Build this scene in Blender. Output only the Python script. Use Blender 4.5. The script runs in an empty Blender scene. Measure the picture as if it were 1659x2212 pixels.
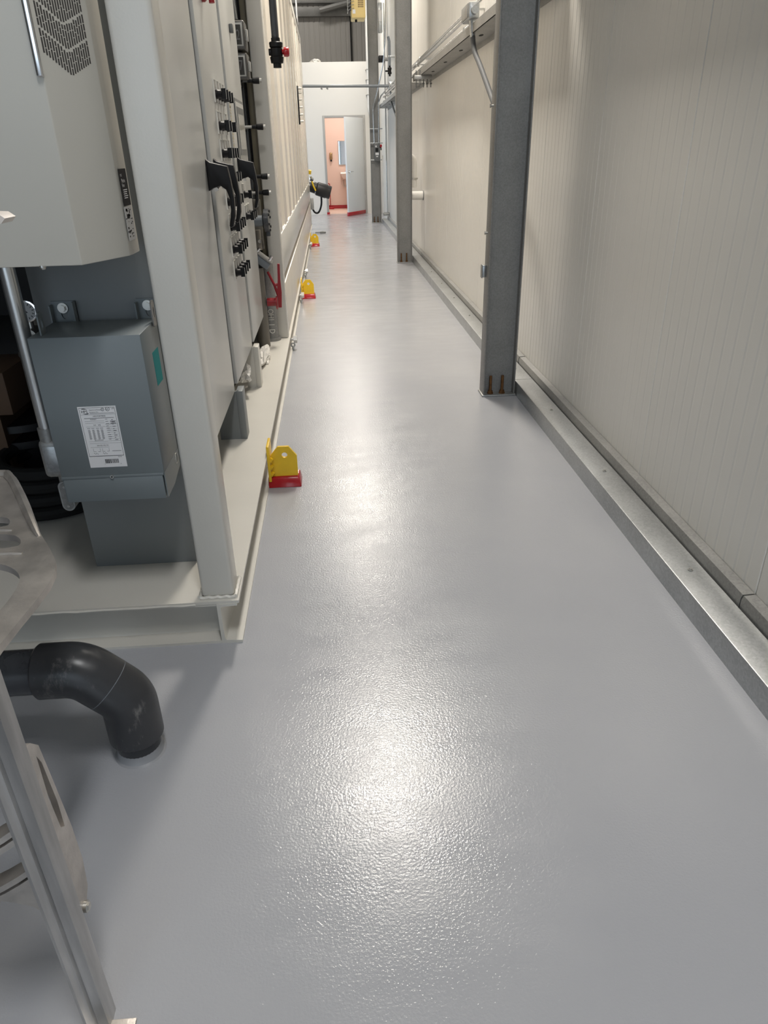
import bpy, bmesh, math, random
from mathutils import Vector, Matrix, noise
random.seed(7)
SC = bpy.context.scene
COL = SC.collection
V = Vector
PI = math.pi

# ------------------------------------------------------------------ materials
def mat(name, col, rough=0.5, metal=0.0, bump=0.0, bscale=60.0, var=0.0, vscale=6.0, spec=0.5, coat=0.0, emit=None, estr=1.0, detail=3.0, bdist=0.01, stretch=None):
    m = bpy.data.materials.new(name); m.use_nodes = True
    nt = m.node_tree; b = nt.nodes['Principled BSDF']
    b.inputs['Base Color'].default_value = (*col, 1)
    b.inputs['Roughness'].default_value = rough
    b.inputs['Metallic'].default_value = metal
    b.inputs['Specular IOR Level'].default_value = spec
    b.inputs['Coat Weight'].default_value = coat
    if emit:
        b.inputs['Emission Color'].default_value = (*emit, 1); b.inputs['Emission Strength'].default_value = estr
    tc = nt.nodes.new('ShaderNodeTexCoord')
    src = tc.outputs['Object']
    if stretch:
        mp = nt.nodes.new('ShaderNodeMapping'); mp.inputs['Scale'].default_value = stretch
        nt.links.new(src, mp.inputs['Vector']); src = mp.outputs['Vector']
    if var > 0:
        n = nt.nodes.new('ShaderNodeTexNoise'); n.inputs['Scale'].default_value = vscale; n.inputs['Detail'].default_value = 5
        nt.links.new(src, n.inputs['Vector'])
        r = nt.nodes.new('ShaderNodeValToRGB')
        r.color_ramp.elements[0].position = 0.3; r.color_ramp.elements[1].position = 0.7
        r.color_ramp.elements[0].color = (*[c * (1 - var) for c in col], 1)
        r.color_ramp.elements[1].color = (*[min(1, c * (1 + var)) for c in col], 1)
        nt.links.new(n.outputs['Fac'], r.inputs['Fac']); nt.links.new(r.outputs['Color'], b.inputs['Base Color'])
        mr = nt.nodes.new('ShaderNodeMapRange')
        mr.inputs['To Min'].default_value = rough * 0.88; mr.inputs['To Max'].default_value = min(1, rough * 1.12)
        nt.links.new(n.outputs['Fac'], mr.inputs['Value']); nt.links.new(mr.outputs['Result'], b.inputs['Roughness'])
    if bump > 0:
        n2 = nt.nodes.new('ShaderNodeTexNoise'); n2.inputs['Scale'].default_value = bscale; n2.inputs['Detail'].default_value = detail
        nt.links.new(src, n2.inputs['Vector'])
        bp = nt.nodes.new('ShaderNodeBump'); bp.inputs['Strength'].default_value = bump; bp.inputs['Distance'].default_value = bdist
        nt.links.new(n2.outputs['Fac'], bp.inputs['Height']); nt.links.new(bp.outputs['Normal'], b.inputs['Normal'])
    return m

def galv(name, col, rough=0.42, metal=0.85):
    m = mat(name, col, rough, metal)
    nt = m.node_tree; b = nt.nodes['Principled BSDF']
    tc = nt.nodes.new('ShaderNodeTexCoord')
    v = nt.nodes.new('ShaderNodeTexVoronoi'); v.inputs['Scale'].default_value = 140
    n = nt.nodes.new('ShaderNodeTexNoise'); n.inputs['Scale'].default_value = 5; n.inputs['Detail'].default_value = 6
    mx = nt.nodes.new('ShaderNodeMix'); mx.data_type = 'FLOAT'; mx.inputs[0].default_value = 0.65
    r = nt.nodes.new('ShaderNodeValToRGB')
    r.color_ramp.elements[0].color = (*[c * 0.80 for c in col], 1); r.color_ramp.elements[1].color = (*[min(1, c * 1.22) for c in col], 1)
    r.color_ramp.elements[0].position = 0.2; r.color_ramp.elements[1].position = 0.8
    nt.links.new(tc.outputs['Object'], v.inputs['Vector']); nt.links.new(tc.outputs['Object'], n.inputs['Vector'])
    nt.links.new(v.outputs['Color'], mx.inputs[2]); nt.links.new(n.outputs['Fac'], mx.inputs[3])
    nt.links.new(mx.outputs[0], r.inputs['Fac']); nt.links.new(r.outputs['Color'], b.inputs['Base Color'])
    return m

M = {}
M['wall'] = mat('ribbed_panel_paint', (0.74, 0.72, 0.675), 0.30, spec=0.45, bump=0.12, bscale=220, bdist=0.002, var=0.03, vscale=1.2)
M['white'] = mat('white_wall_paint', (0.74, 0.72, 0.68), 0.6)
M['warmlit'] = mat('warm_lit_wall_tint', (0.78, 0.66, 0.60), 0.6)  # white walls with the lamp's warm light put into the colour
M['rear'] = mat('dark_corrugated_sheet', (0.46, 0.445, 0.42), 0.6)
M['slotgrey'] = mat('dark_vent_grey', (0.055, 0.05, 0.047), 0.6)
M['flexgrey'] = mat('grey_flexible_jacket', (0.11, 0.115, 0.12), 0.55)
M['hall'] = mat('dark_hall_wall', (0.10, 0.10, 0.10), 0.8)
M['ceil'] = mat('ceiling_sheet', (0.52, 0.52, 0.51), 0.7)
M['galv'] = galv('galvanised_steel', (0.36, 0.36, 0.35), 0.46, 0.72)
M['galvd'] = galv('galvanised_column_steel', (0.25, 0.248, 0.24), 0.5, 0.5)
M['galvb'] = galv('bright_galvanised_steel', (0.45, 0.465, 0.47), 0.32, 0.8)
M['alu'] = mat('worn_cast_aluminium', (0.52, 0.485, 0.45), 0.44, 0.75, bump=0.3, bscale=120, bdist=0.002, var=0.22, vscale=16)
M['alub'] = mat('worn_extruded_aluminium', (0.52, 0.51, 0.50), 0.36, 0.8, var=0.30, vscale=22, stretch=(1, 1, .15))
M['pipe_alu'] = mat('smooth_conduit_metal', (0.62, 0.62, 0.61), 0.26, 0.9)
M['cream'] = mat('cream_steel_paint', (0.60, 0.58, 0.53), 0.30, bump=0.12, bscale=160, bdist=0.002, var=0.03, vscale=4)
M['cont'] = mat('container_paint', (0.61, 0.565, 0.50), 0.24, var=0.02, vscale=3)
M['sill'] = mat('container_sill_paint', (0.57, 0.56, 0.535), 0.2)
M['cab'] = mat('cabinet_grey_paint', (0.50, 0.50, 0.48), 0.28, bump=0.06, bscale=200, bdist=0.001)
M['groove'] = mat('door_gap_grey', (0.22, 0.225, 0.23), 0.6)  # cabinet body, darker grey than the doors, showing in the gaps
M['panel'] = mat('panel_dark_grey_paint', (0.20, 0.215, 0.22), 0.45)
M['hps'] = mat('blue_grey_enamel', (0.165, 0.190, 0.200), 0.42, bump=0.06, bscale=220, bdist=0.001)
M['vfd'] = mat('cream_enamel', (0.565, 0.545, 0.49), 0.42, bump=0.06, bscale=220, bdist=0.001)
M['black'] = mat('black_plastic', (0.006, 0.006, 0.007), 0.4, spec=.3)
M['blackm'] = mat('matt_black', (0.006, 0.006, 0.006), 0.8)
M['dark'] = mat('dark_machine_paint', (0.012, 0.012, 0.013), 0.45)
M['pvcg'] = mat('dark_grey_pvc', (0.050, 0.053, 0.060), 0.28, var=0.25, vscale=10, bump=0.05, bscale=30, bdist=0.003)
M['pvcs'] = mat('scuffed_grey_pvc', (0.050, 0.051, 0.055), 0.3)
M['pvcl'] = mat('grey_pvc', (0.16, 0.18, 0.20), 0.35)
M['pvcw'] = mat('white_pvc', (0.78, 0.76, 0.72), 0.35)
M['yellow'] = mat('yellow_safety_paint', (0.80, 0.52, 0.02), 0.35, var=0.05, vscale=20)
M['red'] = mat('red_paint', (0.40, 0.010, 0.016), 0.2, bump=0.2, bscale=30, bdist=0.004)
M['redd'] = mat('dark_red_lever_paint', (0.30, 0.01, 0.018), 0.3)
M['chrome'] = mat('chrome', (0.75, 0.75, 0.76), 0.12, 1.0)
M['steel'] = mat('zinc_bolt_steel', (0.55, 0.54, 0.51), 0.32, 0.9)
M['rust'] = mat('rusty_bolt', (0.16, 0.075, 0.025), 0.6, 0.5, var=0.3, vscale=60)
M['plate'] = mat('legend_plate_grey', (0.22, 0.21, 0.20), 0.4)
M['ivory'] = mat('ivory_plastic', (0.82, 0.80, 0.74), 0.4)
M['tan'] = mat('tan_strut_paint', (0.33, 0.285, 0.19), 0.4, var=0.06, vscale=6)
M['paper'] = mat('label_paper', (0.74, 0.74, 0.75), 0.45)
M['greyp'] = mat('label_grey_print', (0.46, 0.46, 0.46), 0.5)
M['ink'] = mat('black_ink', (0.008, 0.008, 0.010), 0.7, spec=.15)
M['mink'] = mat('grey_ink', (0.16, 0.16, 0.17), 0.6)
M['teal'] = mat('teal_sticker', (0.008, 0.24, 0.25), 0.6, spec=.15)
M['screen'] = mat('touch_screen_glass', (0.60, 0.58, 0.52), 0.08)
M['bezel'] = mat('screen_bezel', (0.42, 0.42, 0.40), 0.35)
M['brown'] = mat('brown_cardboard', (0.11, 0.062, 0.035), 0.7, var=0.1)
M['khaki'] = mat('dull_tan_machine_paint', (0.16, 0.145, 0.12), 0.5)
M['heater'] = mat('yellow_enamel', (0.78, 0.60, 0.25), 0.4)
M['plastic'] = mat('crumpled_white_plastic', (0.72, 0.70, 0.66), 0.35, bump=0.6, bscale=30, bdist=0.02)
M['doorp'] = mat('door_grey_paint', (0.74, 0.75, 0.75), 0.3)
M['frame'] = mat('door_frame_grey_paint', (0.40, 0.39, 0.37), 0.4)
M['mirror'] = mat('mirror_glass', (0.85, 0.87, 0.87), 0.03, 1.0)
M['porcelain'] = mat('porcelain', (0.82, 0.79, 0.75), 0.2)
M['bronze'] = mat('brass_dispenser', (0.42, 0.30, 0.16), 0.25, 0.9)
M['switchbox'] = mat('switch_box_grey', (0.13, 0.135, 0.135), 0.4)
M['gfloor'] = mat('warm_lit_floor_tint', (0.74, 0.60, 0.53), 0.35)  # warm lamp light put into the floor colour
M['led'] = mat('lamp_diffuser', (1, 1, 1), 0.5, emit=(1.0, 0.95, 0.87), estr=12)
M['clear'] = mat('grey_box_plastic', (0.10, 0.095, 0.088), 0.25)
M['lcd'] = mat('dark_display', (0.045, 0.045, 0.045), 0.12)
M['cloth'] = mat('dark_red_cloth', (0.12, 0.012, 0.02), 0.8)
M['beige'] = mat('pale_hook_plastic', (0.70, 0.63, 0.57), 0.4)

# scuffs on the floor pipe
def scuffed():
    m = M['pvcs']; nt = m.node_tree; b = nt.nodes['Principled BSDF']
    tc = nt.nodes.new('ShaderNodeTexCoord')
    mp = nt.nodes.new('ShaderNodeMapping'); mp.inputs['Scale'].default_value = (1, 1, 0.35); mp.inputs['Rotation'].default_value = (0.3, 0.7, 0.2)
    n = nt.nodes.new('ShaderNodeTexNoise'); n.inputs['Scale'].default_value = 55; n.inputs['Detail'].default_value = 8; n.inputs['Roughness'].default_value = 0.7
    n2 = nt.nodes.new('ShaderNodeTexNoise'); n2.inputs['Scale'].default_value = 7; n2.inputs['Detail'].default_value = 2
    mul = nt.nodes.new('ShaderNodeMath'); mul.operation = 'MULTIPLY'
    r = nt.nodes.new('ShaderNodeValToRGB')
    e = r.color_ramp.elements
    e[0].position = 0.30; e[0].color = (0.040, 0.041, 0.045, 1); e[1].position = 0.43; e[1].color = (0.17, 0.165, 0.16, 1)
    nt.links.new(tc.outputs['Object'], mp.inputs['Vector']); nt.links.new(mp.outputs['Vector'], n.inputs['Vector'])
    nt.links.new(tc.outputs['Object'], n2.inputs['Vector'])
    nt.links.new(n.outputs['Fac'], mul.inputs[0]); nt.links.new(n2.outputs['Fac'], mul.inputs[1])
    nt.links.new(mul.outputs[0], r.inputs['Fac']); nt.links.new(r.outputs['Color'], b.inputs['Base Color'])
scuffed()

# glossy orange-peel epoxy floor
def floor_mat():
    m = bpy.data.materials.new('grey_epoxy_floor'); m.use_nodes = True
    nt = m.node_tree; b = nt.nodes['Principled BSDF']
    tc = nt.nodes.new('ShaderNodeTexCoord')
    big = nt.nodes.new('ShaderNodeTexNoise'); big.inputs['Scale'].default_value = 1.6; big.inputs['Detail'].default_value = 4
    r = nt.nodes.new('ShaderNodeValToRGB')
    r.color_ramp.elements[0].position = 0.3; r.color_ramp.elements[1].position = 0.72
    r.color_ramp.elements[0].color = (0.385, 0.393, 0.418, 1); r.color_ramp.elements[1].color = (0.415, 0.421, 0.442, 1)
    rr = nt.nodes.new('ShaderNodeMapRange'); rr.inputs['From Min'].default_value = 0.3; rr.inputs['From Max'].default_value = 0.7; rr.inputs['To Min'].default_value = 0.11; rr.inputs['To Max'].default_value = 0.24
    f = nt.nodes.new('ShaderNodeTexNoise'); f.inputs['Scale'].default_value = 160; f.inputs['Detail'].default_value = 2.5; f.inputs['Roughness'].default_value = 0.55
    g = nt.nodes.new('ShaderNodeTexNoise'); g.inputs['Scale'].default_value = 5; g.inputs['Detail'].default_value = 3
    b1 = nt.nodes.new('ShaderNodeBump'); b1.inputs['Strength'].default_value = 0.6; b1.inputs['Distance'].default_value = 0.00135
    b2 = nt.nodes.new('ShaderNodeBump'); b2.inputs['Strength'].default_value = 0.06; b2.inputs['Distance'].default_value = 0.010
    L = nt.links.new
    st = nt.nodes.new('ShaderNodeMapping'); st.inputs['Scale'].default_value = (1.0, 2.2, 1.0)
    L(tc.outputs['Object'], st.inputs['Vector'])
    for n in (big, f): L(tc.outputs['Object'], n.inputs['Vector'])
    L(st.outputs['Vector'], g.inputs['Vector'])
    L(big.outputs['Fac'], r.inputs['Fac']); L(r.outputs['Color'], b.inputs['Base Color'])
    L(g.outputs['Fac'], rr.inputs['Value']); L(rr.outputs['Result'], b.inputs['Roughness'])
    L(g.outputs['Fac'], b2.inputs['Height']); L(b2.outputs['Normal'], b1.inputs['Normal'])
    L(f.outputs['Fac'], b1.inputs['Height']); L(b1.outputs['Normal'], b.inputs['Normal'])
    b.inputs['Specular IOR Level'].default_value = 0.42
    return m
M['floor'] = floor_mat()

# ------------------------------------------------------------------ builders
class MB:
    def __init__(self): self.bm = bmesh.new()
    def _merge(self, tmp):
        me = bpy.data.meshes.new('tmp'); tmp.to_mesh(me); tmp.free(); self.bm.from_mesh(me); bpy.data.meshes.remove(me)
    def box(self, x0, x1, y0, y1, z0, z1, bev=0.0, seg=2, mtx=None):
        t = bmesh.new(); bmesh.ops.create_cube(t, size=1)
        for v in t.verts:
            v.co = V(((x0 + x1) / 2 + v.co.x * (x1 - x0), (y0 + y1) / 2 + v.co.y * (y1 - y0), (z0 + z1) / 2 + v.co.z * (z1 - z0)))
        if bev > 0: bmesh.ops.bevel(t, geom=list(t.edges), offset=bev, segments=seg, affect='EDGES', profile=0.5)
        if mtx is not None: bmesh.ops.transform(t, matrix=mtx, verts=t.verts)
        self._merge(t); return self
    def cyl(self, p0, p1, r, r2=None, n=24, bev=0.0):
        p0, p1 = V(p0), V(p1); d = p1 - p0
        t = bmesh.new(); bmesh.ops.create_cone(t, cap_ends=True, segments=n, radius1=r, radius2=r if r2 is None else r2, depth=d.length)
        if bev > 0:
            bmesh.ops.bevel(t, geom=[e for e in t.edges if len(e.link_faces) == 2 and any(len(f.verts) > 4 for f in e.link_faces)], offset=bev, segments=2, affect='EDGES', profile=0.5)
        q = V((0, 0, 1)).rotation_difference(d.normalized()).to_matrix().to_4x4()
        bmesh.ops.transform(t, matrix=Matrix.Translation((p0 + p1) / 2) @ q, verts=t.verts)
        self._merge(t); return self
    def tube(self, pts, r, n=12, closed=False, rs=None):
        pts = [V(p) for p in pts]; N = len(pts); rings = []
        up = None
        for i, p in enumerate(pts):
            if closed: d = pts[(i + 1) % N] - pts[i - 1]
            else: d = pts[min(i + 1, N - 1)] - pts[max(i - 1, 0)]
            d.normalize()
            if up is None:
                up = d.orthogonal().normalized()
            else:
                up = (up - d * up.dot(d)).normalized()
            s = d.cross(up); rad = rs[i] if rs else r
            rings.append([self.bm.verts.new(p + (up * math.cos(2 * PI * k / n) + s * math.sin(2 * PI * k / n)) * rad) for k in range(n)])
        for i in range(N if closed else N - 1):
            a, b = rings[i], rings[(i + 1) % N]
            for k in range(n):
                self.bm.faces.new((a[k], a[(k + 1) % n], b[(k + 1) % n], b[k]))
        if not closed:
            self.bm.faces.new(rings[0][::-1]); self.bm.faces.new(rings[-1])
        return self
    def prism(self, pts, vec):
        pts = [V(p) for p in pts]; vec = V(vec)
        t = bmesh.new()
        a = [t.verts.new(p) for p in pts]; b = [t.verts.new(p + vec) for p in pts]
        t.faces.new(a[::-1]); t.faces.new(b)
        for i in range(len(a)):
            j = (i + 1) % len(a); t.faces.new((a[i], a[j], b[j], b[i]))
        bmesh.ops.recalc_face_normals(t, faces=t.faces)
        self._merge(t); return self
    def plate(self, outer, holes, vec):
        """flat plate with holes: loops of 3-D points, thickness vec"""
        t = bmesh.new(); vec = V(vec); edges = []; loops = []
        for lp in [outer] + holes:
            vs = [t.verts.new(V(p)) for p in lp]; loops.append(vs)
            edges += [t.edges.new((vs[i], vs[(i + 1) % len(vs)])) for i in range(len(vs))]
        bmesh.ops.triangle_fill(t, use_beauty=True, use_dissolve=False, edges=edges)
        top = list(t.faces)
        mp = {v: t.verts.new(v.co + vec) for v in list(t.verts)}
        for f in top: t.faces.new([mp[v] for v in reversed(f.verts)])
        for vs in loops:
            for i in range(len(vs)):
                j = (i + 1) % len(vs); t.faces.new((vs[i], vs[j], mp[vs[j]], mp[vs[i]]))
        bmesh.ops.recalc_face_normals(t, faces=t.faces)
        self._merge(t); return self
    def lathe(self, o, axis, prof, n=28):
        o, ax = V(o), V(axis).normalized(); u = ax.orthogonal().normalized(); w = ax.cross(u); rings = []
        for (h, r) in prof:
            rings.append([self.bm.verts.new(o + ax * h + (u * math.cos(2 * PI * k / n) + w * math.sin(2 * PI * k / n)) * max(r, 1e-5)) for k in range(n)])
        for a, b in zip(rings, rings[1:]):
            for k in range(n): self.bm.faces.new((a[k], a[(k + 1) % n], b[(k + 1) % n], b[k]))
        self.bm.faces.new(rings[0][::-1]); self.bm.faces.new(rings[-1]); return self
    def torus(self, c, axis, R, r, n=40, k=10):
        ax = V(axis).normalized(); u = ax.orthogonal().normalized(); w = ax.cross(u)
        return self.tube([V(c) + (u * math.cos(2 * PI * i / n) + w * math.sin(2 * PI * i / n)) * R for i in range(n)], r, k, closed=True)
    def strip(self, prof, vec):
        vec = V(vec); a = [self.bm.verts.new(V(p)) for p in prof]; b = [self.bm.verts.new(V(p) + vec) for p in prof]
        for i in range(len(a) - 1): self.bm.faces.new((a[i], a[i + 1], b[i + 1], b[i]))
        return self
    def text(self, s, size, o, xd, yd, align='LEFT', sx=1.0):
        c = bpy.data.curves.new('t', 'FONT'); c.body = s; c.size = size; c.align_x = align; c.resolution_u = 2
        ob = bpy.data.objects.new('t', c); COL.objects.link(ob)
        dg = bpy.context.evaluated_depsgraph_get(); me = bpy.data.meshes.new_from_object(ob.evaluated_get(dg))
        xd, yd = V(xd).normalized(), V(yd).normalized(); zd = xd.cross(yd)
        mt = Matrix((xd * sx, yd, zd)).transposed().to_4x4(); mt.translation = V(o)
        me.transform(mt); self.bm.from_mesh(me); bpy.data.meshes.remove(me)
        bpy.data.objects.remove(ob); bpy.data.curves.remove(c); return self
    def build(self, name, material, parent=None, sharp=35, fix=True):
        root = parent
        while root is not None and root.parent is not None: root = root.parent
        off = V(root['_o']) if root is not None else V((0, 0, 0))
        if fix: bmesh.ops.recalc_face_normals(self.bm, faces=self.bm.faces)
        me = bpy.data.meshes.new(name); self.bm.to_mesh(me); self.bm.free()
        o = bpy.data.objects.new(name, me)
        if root is None:
            xs = [v.co for v in me.vertices]
            off = V(((min(c.x for c in xs) + max(c.x for c in xs)) / 2, (min(c.y for c in xs) + max(c.y for c in xs)) / 2, min(c.z for c in xs)))
            o.location = off; o['_o'] = list(off)
        me.transform(Matrix.Translation(-off))
        for p in me.polygons: p.use_smooth = True
        me.set_sharp_from_angle(angle=math.radians(sharp))
        me.materials.append(M[material] if isinstance(material, str) else material)
        COL.objects.link(o)
        if parent is not None: o.parent = parent
        return o

def tag(o, label, cat, group=None, kind=None):
    o['label'] = label; o['category'] = cat
    if group: o['group'] = group
    if kind: o['kind'] = kind
    return o
def thing(name, loc, label, cat, group=None):
    o = bpy.data.objects.new(name, None); COL.objects.link(o); o.location = loc; o['_o'] = list(loc)
    o.empty_display_size = 0.1
    return tag(o, label, cat, group)
def struct(mb, name, material, parent=None, **k):
    o = mb.build(name, material, parent, **k)
    if parent is None: o['kind'] = 'structure'
    return o
def dup(o, loc=None, label=None, parent=None):
    c = o.copy(); COL.objects.link(c)
    if parent is not None: c.parent = parent
    if loc is not None: c.location = loc; c['_o'] = list(loc)
    if label: c['label'] = label
    for ch in [x for x in o.children]: dup(ch, parent=c)
    return c
def arc(c, u, w, r, a0, a1, n=8):
    c, u, w = V(c), V(u), V(w)
    return [c + (u * math.cos(a0 + (a1 - a0) * i / n) + w * math.sin(a0 + (a1 - a0) * i / n)) * r for i in range(n + 1)]
def smooth_path(pts, n=6):
    pts = [V(p) for p in pts]; out = []
    for i in range(len(pts) - 1):
        p0 = pts[max(i - 1, 0)]; p1 = pts[i]; p2 = pts[i + 1]; p3 = pts[min(i + 2, len(pts) - 1)]
        for k in range(n):
            t = k / n
            out.append(0.5 * ((2 * p1) + (p2 - p0) * t + (2 * p0 - 5 * p1 + 4 * p2 - p3) * t * t + (3 * p1 - p0 - 3 * p2 + p3) * t ** 3))
    out.append(pts[-1]); return out
def hexbolt(mb, p, axis, r, h):
    p, ax = V(p), V(axis).normalized(); mb.cyl(p, p + ax * h, r, n=6)

# ------------------------------------------------------------------ room shell
struct(MB().box(-9, 1.6, -6, 24.3, -0.25, 0), 'floor', 'floor')
XW = 1.28
mb = MB(); prof = []
y = -6.0; seam0 = 1.78; PW = 0.935; k0 = math.floor((y - seam0) / PW)
for k in range(k0, 25):
    ys = seam0 + k * PW
    if ys > 24.2: break
    prof += [(XW, ys + 0.003, 0), (XW + 0.012, ys + 0.004, 0)] if False else []
    prof += [(XW + 0.006, ys - 0.0012, 0), (XW + 0.006, ys + 0.0012, 0), (XW, ys + 0.0050, 0)]
    for j in range(1, 14):
        yr = ys + j * PW / 14
        prof += [(XW, yr - 0.008, 0), (XW + 0.0014, yr - 0.003, 0), (XW + 0.0014, yr + 0.003, 0), (XW, yr + 0.008, 0)]
    prof += [(XW, ys + PW - 0.0045, 0)]
mb.strip(prof, (0, 0, 6.5)); mb.box(XW + 0.014, XW + 0.3, -6, 24.3, 0, 6.5)
struct(mb, 'wall_right', 'wall', fix=False, sharp=15)
struct(MB().box(-9.2, -9, -6, 24.3, 0, 6.5), 'wall_left', 'hall')
struct(MB().box(-9.2, 1.6, -6.2, -6, 0, 6.5), 'wall_front', 'ceil')
struct(MB().box(-9.2, 1.6, -6.2, 24.5, 6.5, 6.7), 'ceiling', 'ceil')
# rear corrugated wall of the hall, seen above the white partition
mb = MB(); prof = []; x = -9.0
while x < 1.3:
    prof += [(x, 24.0, 0), (x + .10, 24.0, 0), (x + .115, 24.010, 0), (x + .135, 24.010, 0), (x + .15, 24.0, 0)]; x += .15
mb.strip(prof, (0, 0, 6.5)); mb.box(-9.2, 1.5, 24.04, 24.3, 0, 6.5)
struct(mb, 'wall_rear', 'rear', fix=False, sharp=15)
# white partition with the door opening
FY = 19.1
mb = MB(); mb.box(-3.2, -0.03, FY, FY + .14, 0, 3.22); mb.box(0.905, 1.28, FY, FY + .14, 0, 3.22); mb.box(-0.03, 0.905, FY, FY + .14, 2.12, 3.22)
struct(mb, 'wall_far', 'white')
mb = MB()
for a, b in ((-0.065, -0.015), (0.885, 0.94)): mb.box(a, b, FY - .02, FY + .16, 0, 2.15, bev=.004)
mb.box(-0.015, 0.885, FY - .02, FY + .16, 2.10, 2.15, bev=.004)
tr = struct(mb, 'trim_1', 'frame')
struct(MB().box(-0.07, 0.0, FY - .026, FY + .1, 0, .05), 'baseboard_frame', 'red')
# door leaf, half open towards the corridor
dr = thing('door_1', (0.87, FY - .03, 0.012), 'grey door leaf standing half open at the far end of the aisle', 'door'); dr['kind'] = 'structure'
mb = MB(); mb.box(-0.84, 0, -.022, .022, .0, 2.08, bev=.004)
def door_xf(mb):
    bmesh.ops.transform(mb.bm, matrix=Matrix.Translation((0.87, FY - .03, .012)) @ Matrix.Rotation(math.radians(59), 4, 'Z'), verts=mb.bm.verts); return mb
door_xf(mb).build('door_panel', 'doorp', dr)
door_xf(MB().box(-.845, 0, -.0265, .0265, -.006, .075, bev=.003)).build('red_kick_strip', 'red', dr)
mb = MB(); mb.cyl((-.77, .02, .95), (-.77, .075, .95), .012); mb.cyl((-.77, .02, .95), (-.77, .03, .95), .03)
mb.tube([(-.77, .07, .95), (-.72, .078, .955), (-.66, .075, .95)], .010)
mb.cyl((-.77, -.02, .95), (-.77, -.075, .95), .012); mb.cyl((-.77, -.02, .95), (-.77, -.03, .95), .03); mb.tube([(-.77, -.07, .95), (-.72, -.078, .955), (-.66, -.075, .95)], .010)
door_xf(mb).build('handle', 'chrome', dr)
for hz in (.3, 1.08, 1.86):
    m = MB(); m.cyl((0.876, FY - .035, hz), (0.876, FY - .035, hz + .12), .012, n=12); m.box(.872, .9, FY - .03, FY - .024, hz, hz + .12); m.build('hinge', 'steel', dr)
# washroom behind
struct(MB().box(-1.2, 1.28, 21.0, 21.1, 0, 2.7), 'wall_washroom_rear', 'warmlit')
struct(MB().box(-.38, -.3, FY + .14, 21.0, 0, 2.7), 'wall_washroom_left', 'warmlit')
struct(MB().box(1.16, 1.28, FY + .14, 21.0, 0, 2.7), 'wall_washroom_right', 'warmlit')
struct(MB().box(-1.2, 1.28, FY + .14, 21.1, 2.7, 2.8), 'ceiling_washroom', 'white')
struct(MB().box(-.3, 1.16, FY + .02, 21.0, 0.0, .006), 'floor_washroom', 'gfloor')
struct(MB().box(-.3, 1.16, 20.985, 21.0, .006, .09), 'baseboard_washroom', 'red')
struct(MB().box(-9, 1.3, 23.85, 24.0, 4.75, 4.97, bev=.01), 'trim_2', 'galvd')
struct(MB().box(-9, 1.3, 23.9, 24.0, 5.06, 5.13, bev=.01), 'trim_3', 'galvd')
m = MB(); m.tube([(0.0, 23.7, 4.86), (1.2, 23.7, 5.12)], .075, 8)
struct(m, 'trim_4', 'galvd')
struct(MB().box(0.83, 0.87, 23.93, 24.0, 3, 4.75), 'trim_5', 'blackm')

# ------------------------------------------------------------------ right side: columns, channels, girts
def column(Y, label):
    t = thing('steel_column', (1.005, Y + .06, 0), label, 'column', 'galvanised steel columns along the ribbed wall')
    for x0, x1 in ((.905, .913), (1.097, 1.105)):
        MB().box(x0, x1, Y, Y + .118, .012, 6.4, bev=.0015).build('flange', 'galvd', t)
    MB().box(.913, 1.097, Y + .055, Y + .062, .012, 6.4).build('web', 'galvd', t)
    MB().box(.897, 1.112, Y - .008, Y + .126, 0, .012, bev=.002).build('base_plate', 'galv', t)
    for bx in (.955, 1.03):
        b = MB(); b.cyl((bx, Y + .028, .01), (bx, Y + .028, .125), .0085, n=14)
        for k in range(14): b.torus((bx, Y + .028, .04 + k * .006), (0, 0, 1), .0085, .0012, 14, 4)
        bo = b.build('anchor_bolt', 'rust', t)
        n = MB(); n.cyl((bx, Y + .028, .012), (bx, Y + .028, .016), .02, n=18); hexbolt(n, (bx, Y + .028, .016), (0, 0, 1), .0165, .014); n.build('nut', 'rust', bo)
    return t
C1, C2, C3 = 4.245, 10.25, 16.42
column(C1, 'nearest galvanised steel column, standing largest on the floor by the ribbed wall')
column(C2, 'middle galvanised steel column, its foot beside the far half of the aisle')
column(C3, 'farthest steel column, carrying the grey switch box with red handle')

# floor channels and angle rails along the wall foot
def base_channel(y0, y1, label):
    m = MB()
    m.prism([(1.115, y0, 0), (1.228, y0, 0), (1.228, y0, .086), (1.121, y0, .086), (1.117, y0, .0845), (1.115, y0, .080)], (0, y1 - y0, 0))
    t = thing('base_channel', (1.155, (y0 + y1) / 2, 0), label, 'steel channel', 'galvanised channels along the wall foot')
    m.build('channel', 'galvb', t)
    yy = y0 + .25
    while yy < min(y1, 9) and yy < y1:
        b = MB(); b.cyl((1.18, yy, .086), (1.18, yy, .0885), .009, n=14); hexbolt(b, (1.18, yy, .0885), (0, 0, 1), .0055, .004); b.build('screw', 'steel', t)
        yy += .85
def wall_rail(y0, y1, label, joints=()):
    t = thing('wall_rail', (1.225, (y0 + y1) / 2, 0), label, 'steel rail', 'angle rails above the floor channels')
    ys = [y0] + list(joints) + [y1]
    for a, b in zip(ys, ys[1:]):
        m = MB(); m.prism([(1.235, a, 0), (1.235, a, .112), (1.240, a, .126), (1.2785, a, .128), (1.2785, a, 0)], (0, b - a - .006, 0)); m.build('rail_length', 'galv', t)
base_channel(-2.5, C1 + .055, 'nearest galvanised floor channel, running from the near column out of the frame')
base_channel(C1 + .06, C2 + .055, 'galvanised floor channel between the nearest and the middle column')
base_channel(C2 + .06, C3 - .02, 'galvanised floor channel beyond the middle column')
wall_rail(-2.5, C1 + .44, 'angle rail at the wall foot in front of the nearest column', (1.78,))
wall_rail(C1 + .45, C2 + .06, 'angle rail at the wall foot between nearest and middle column')
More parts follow.
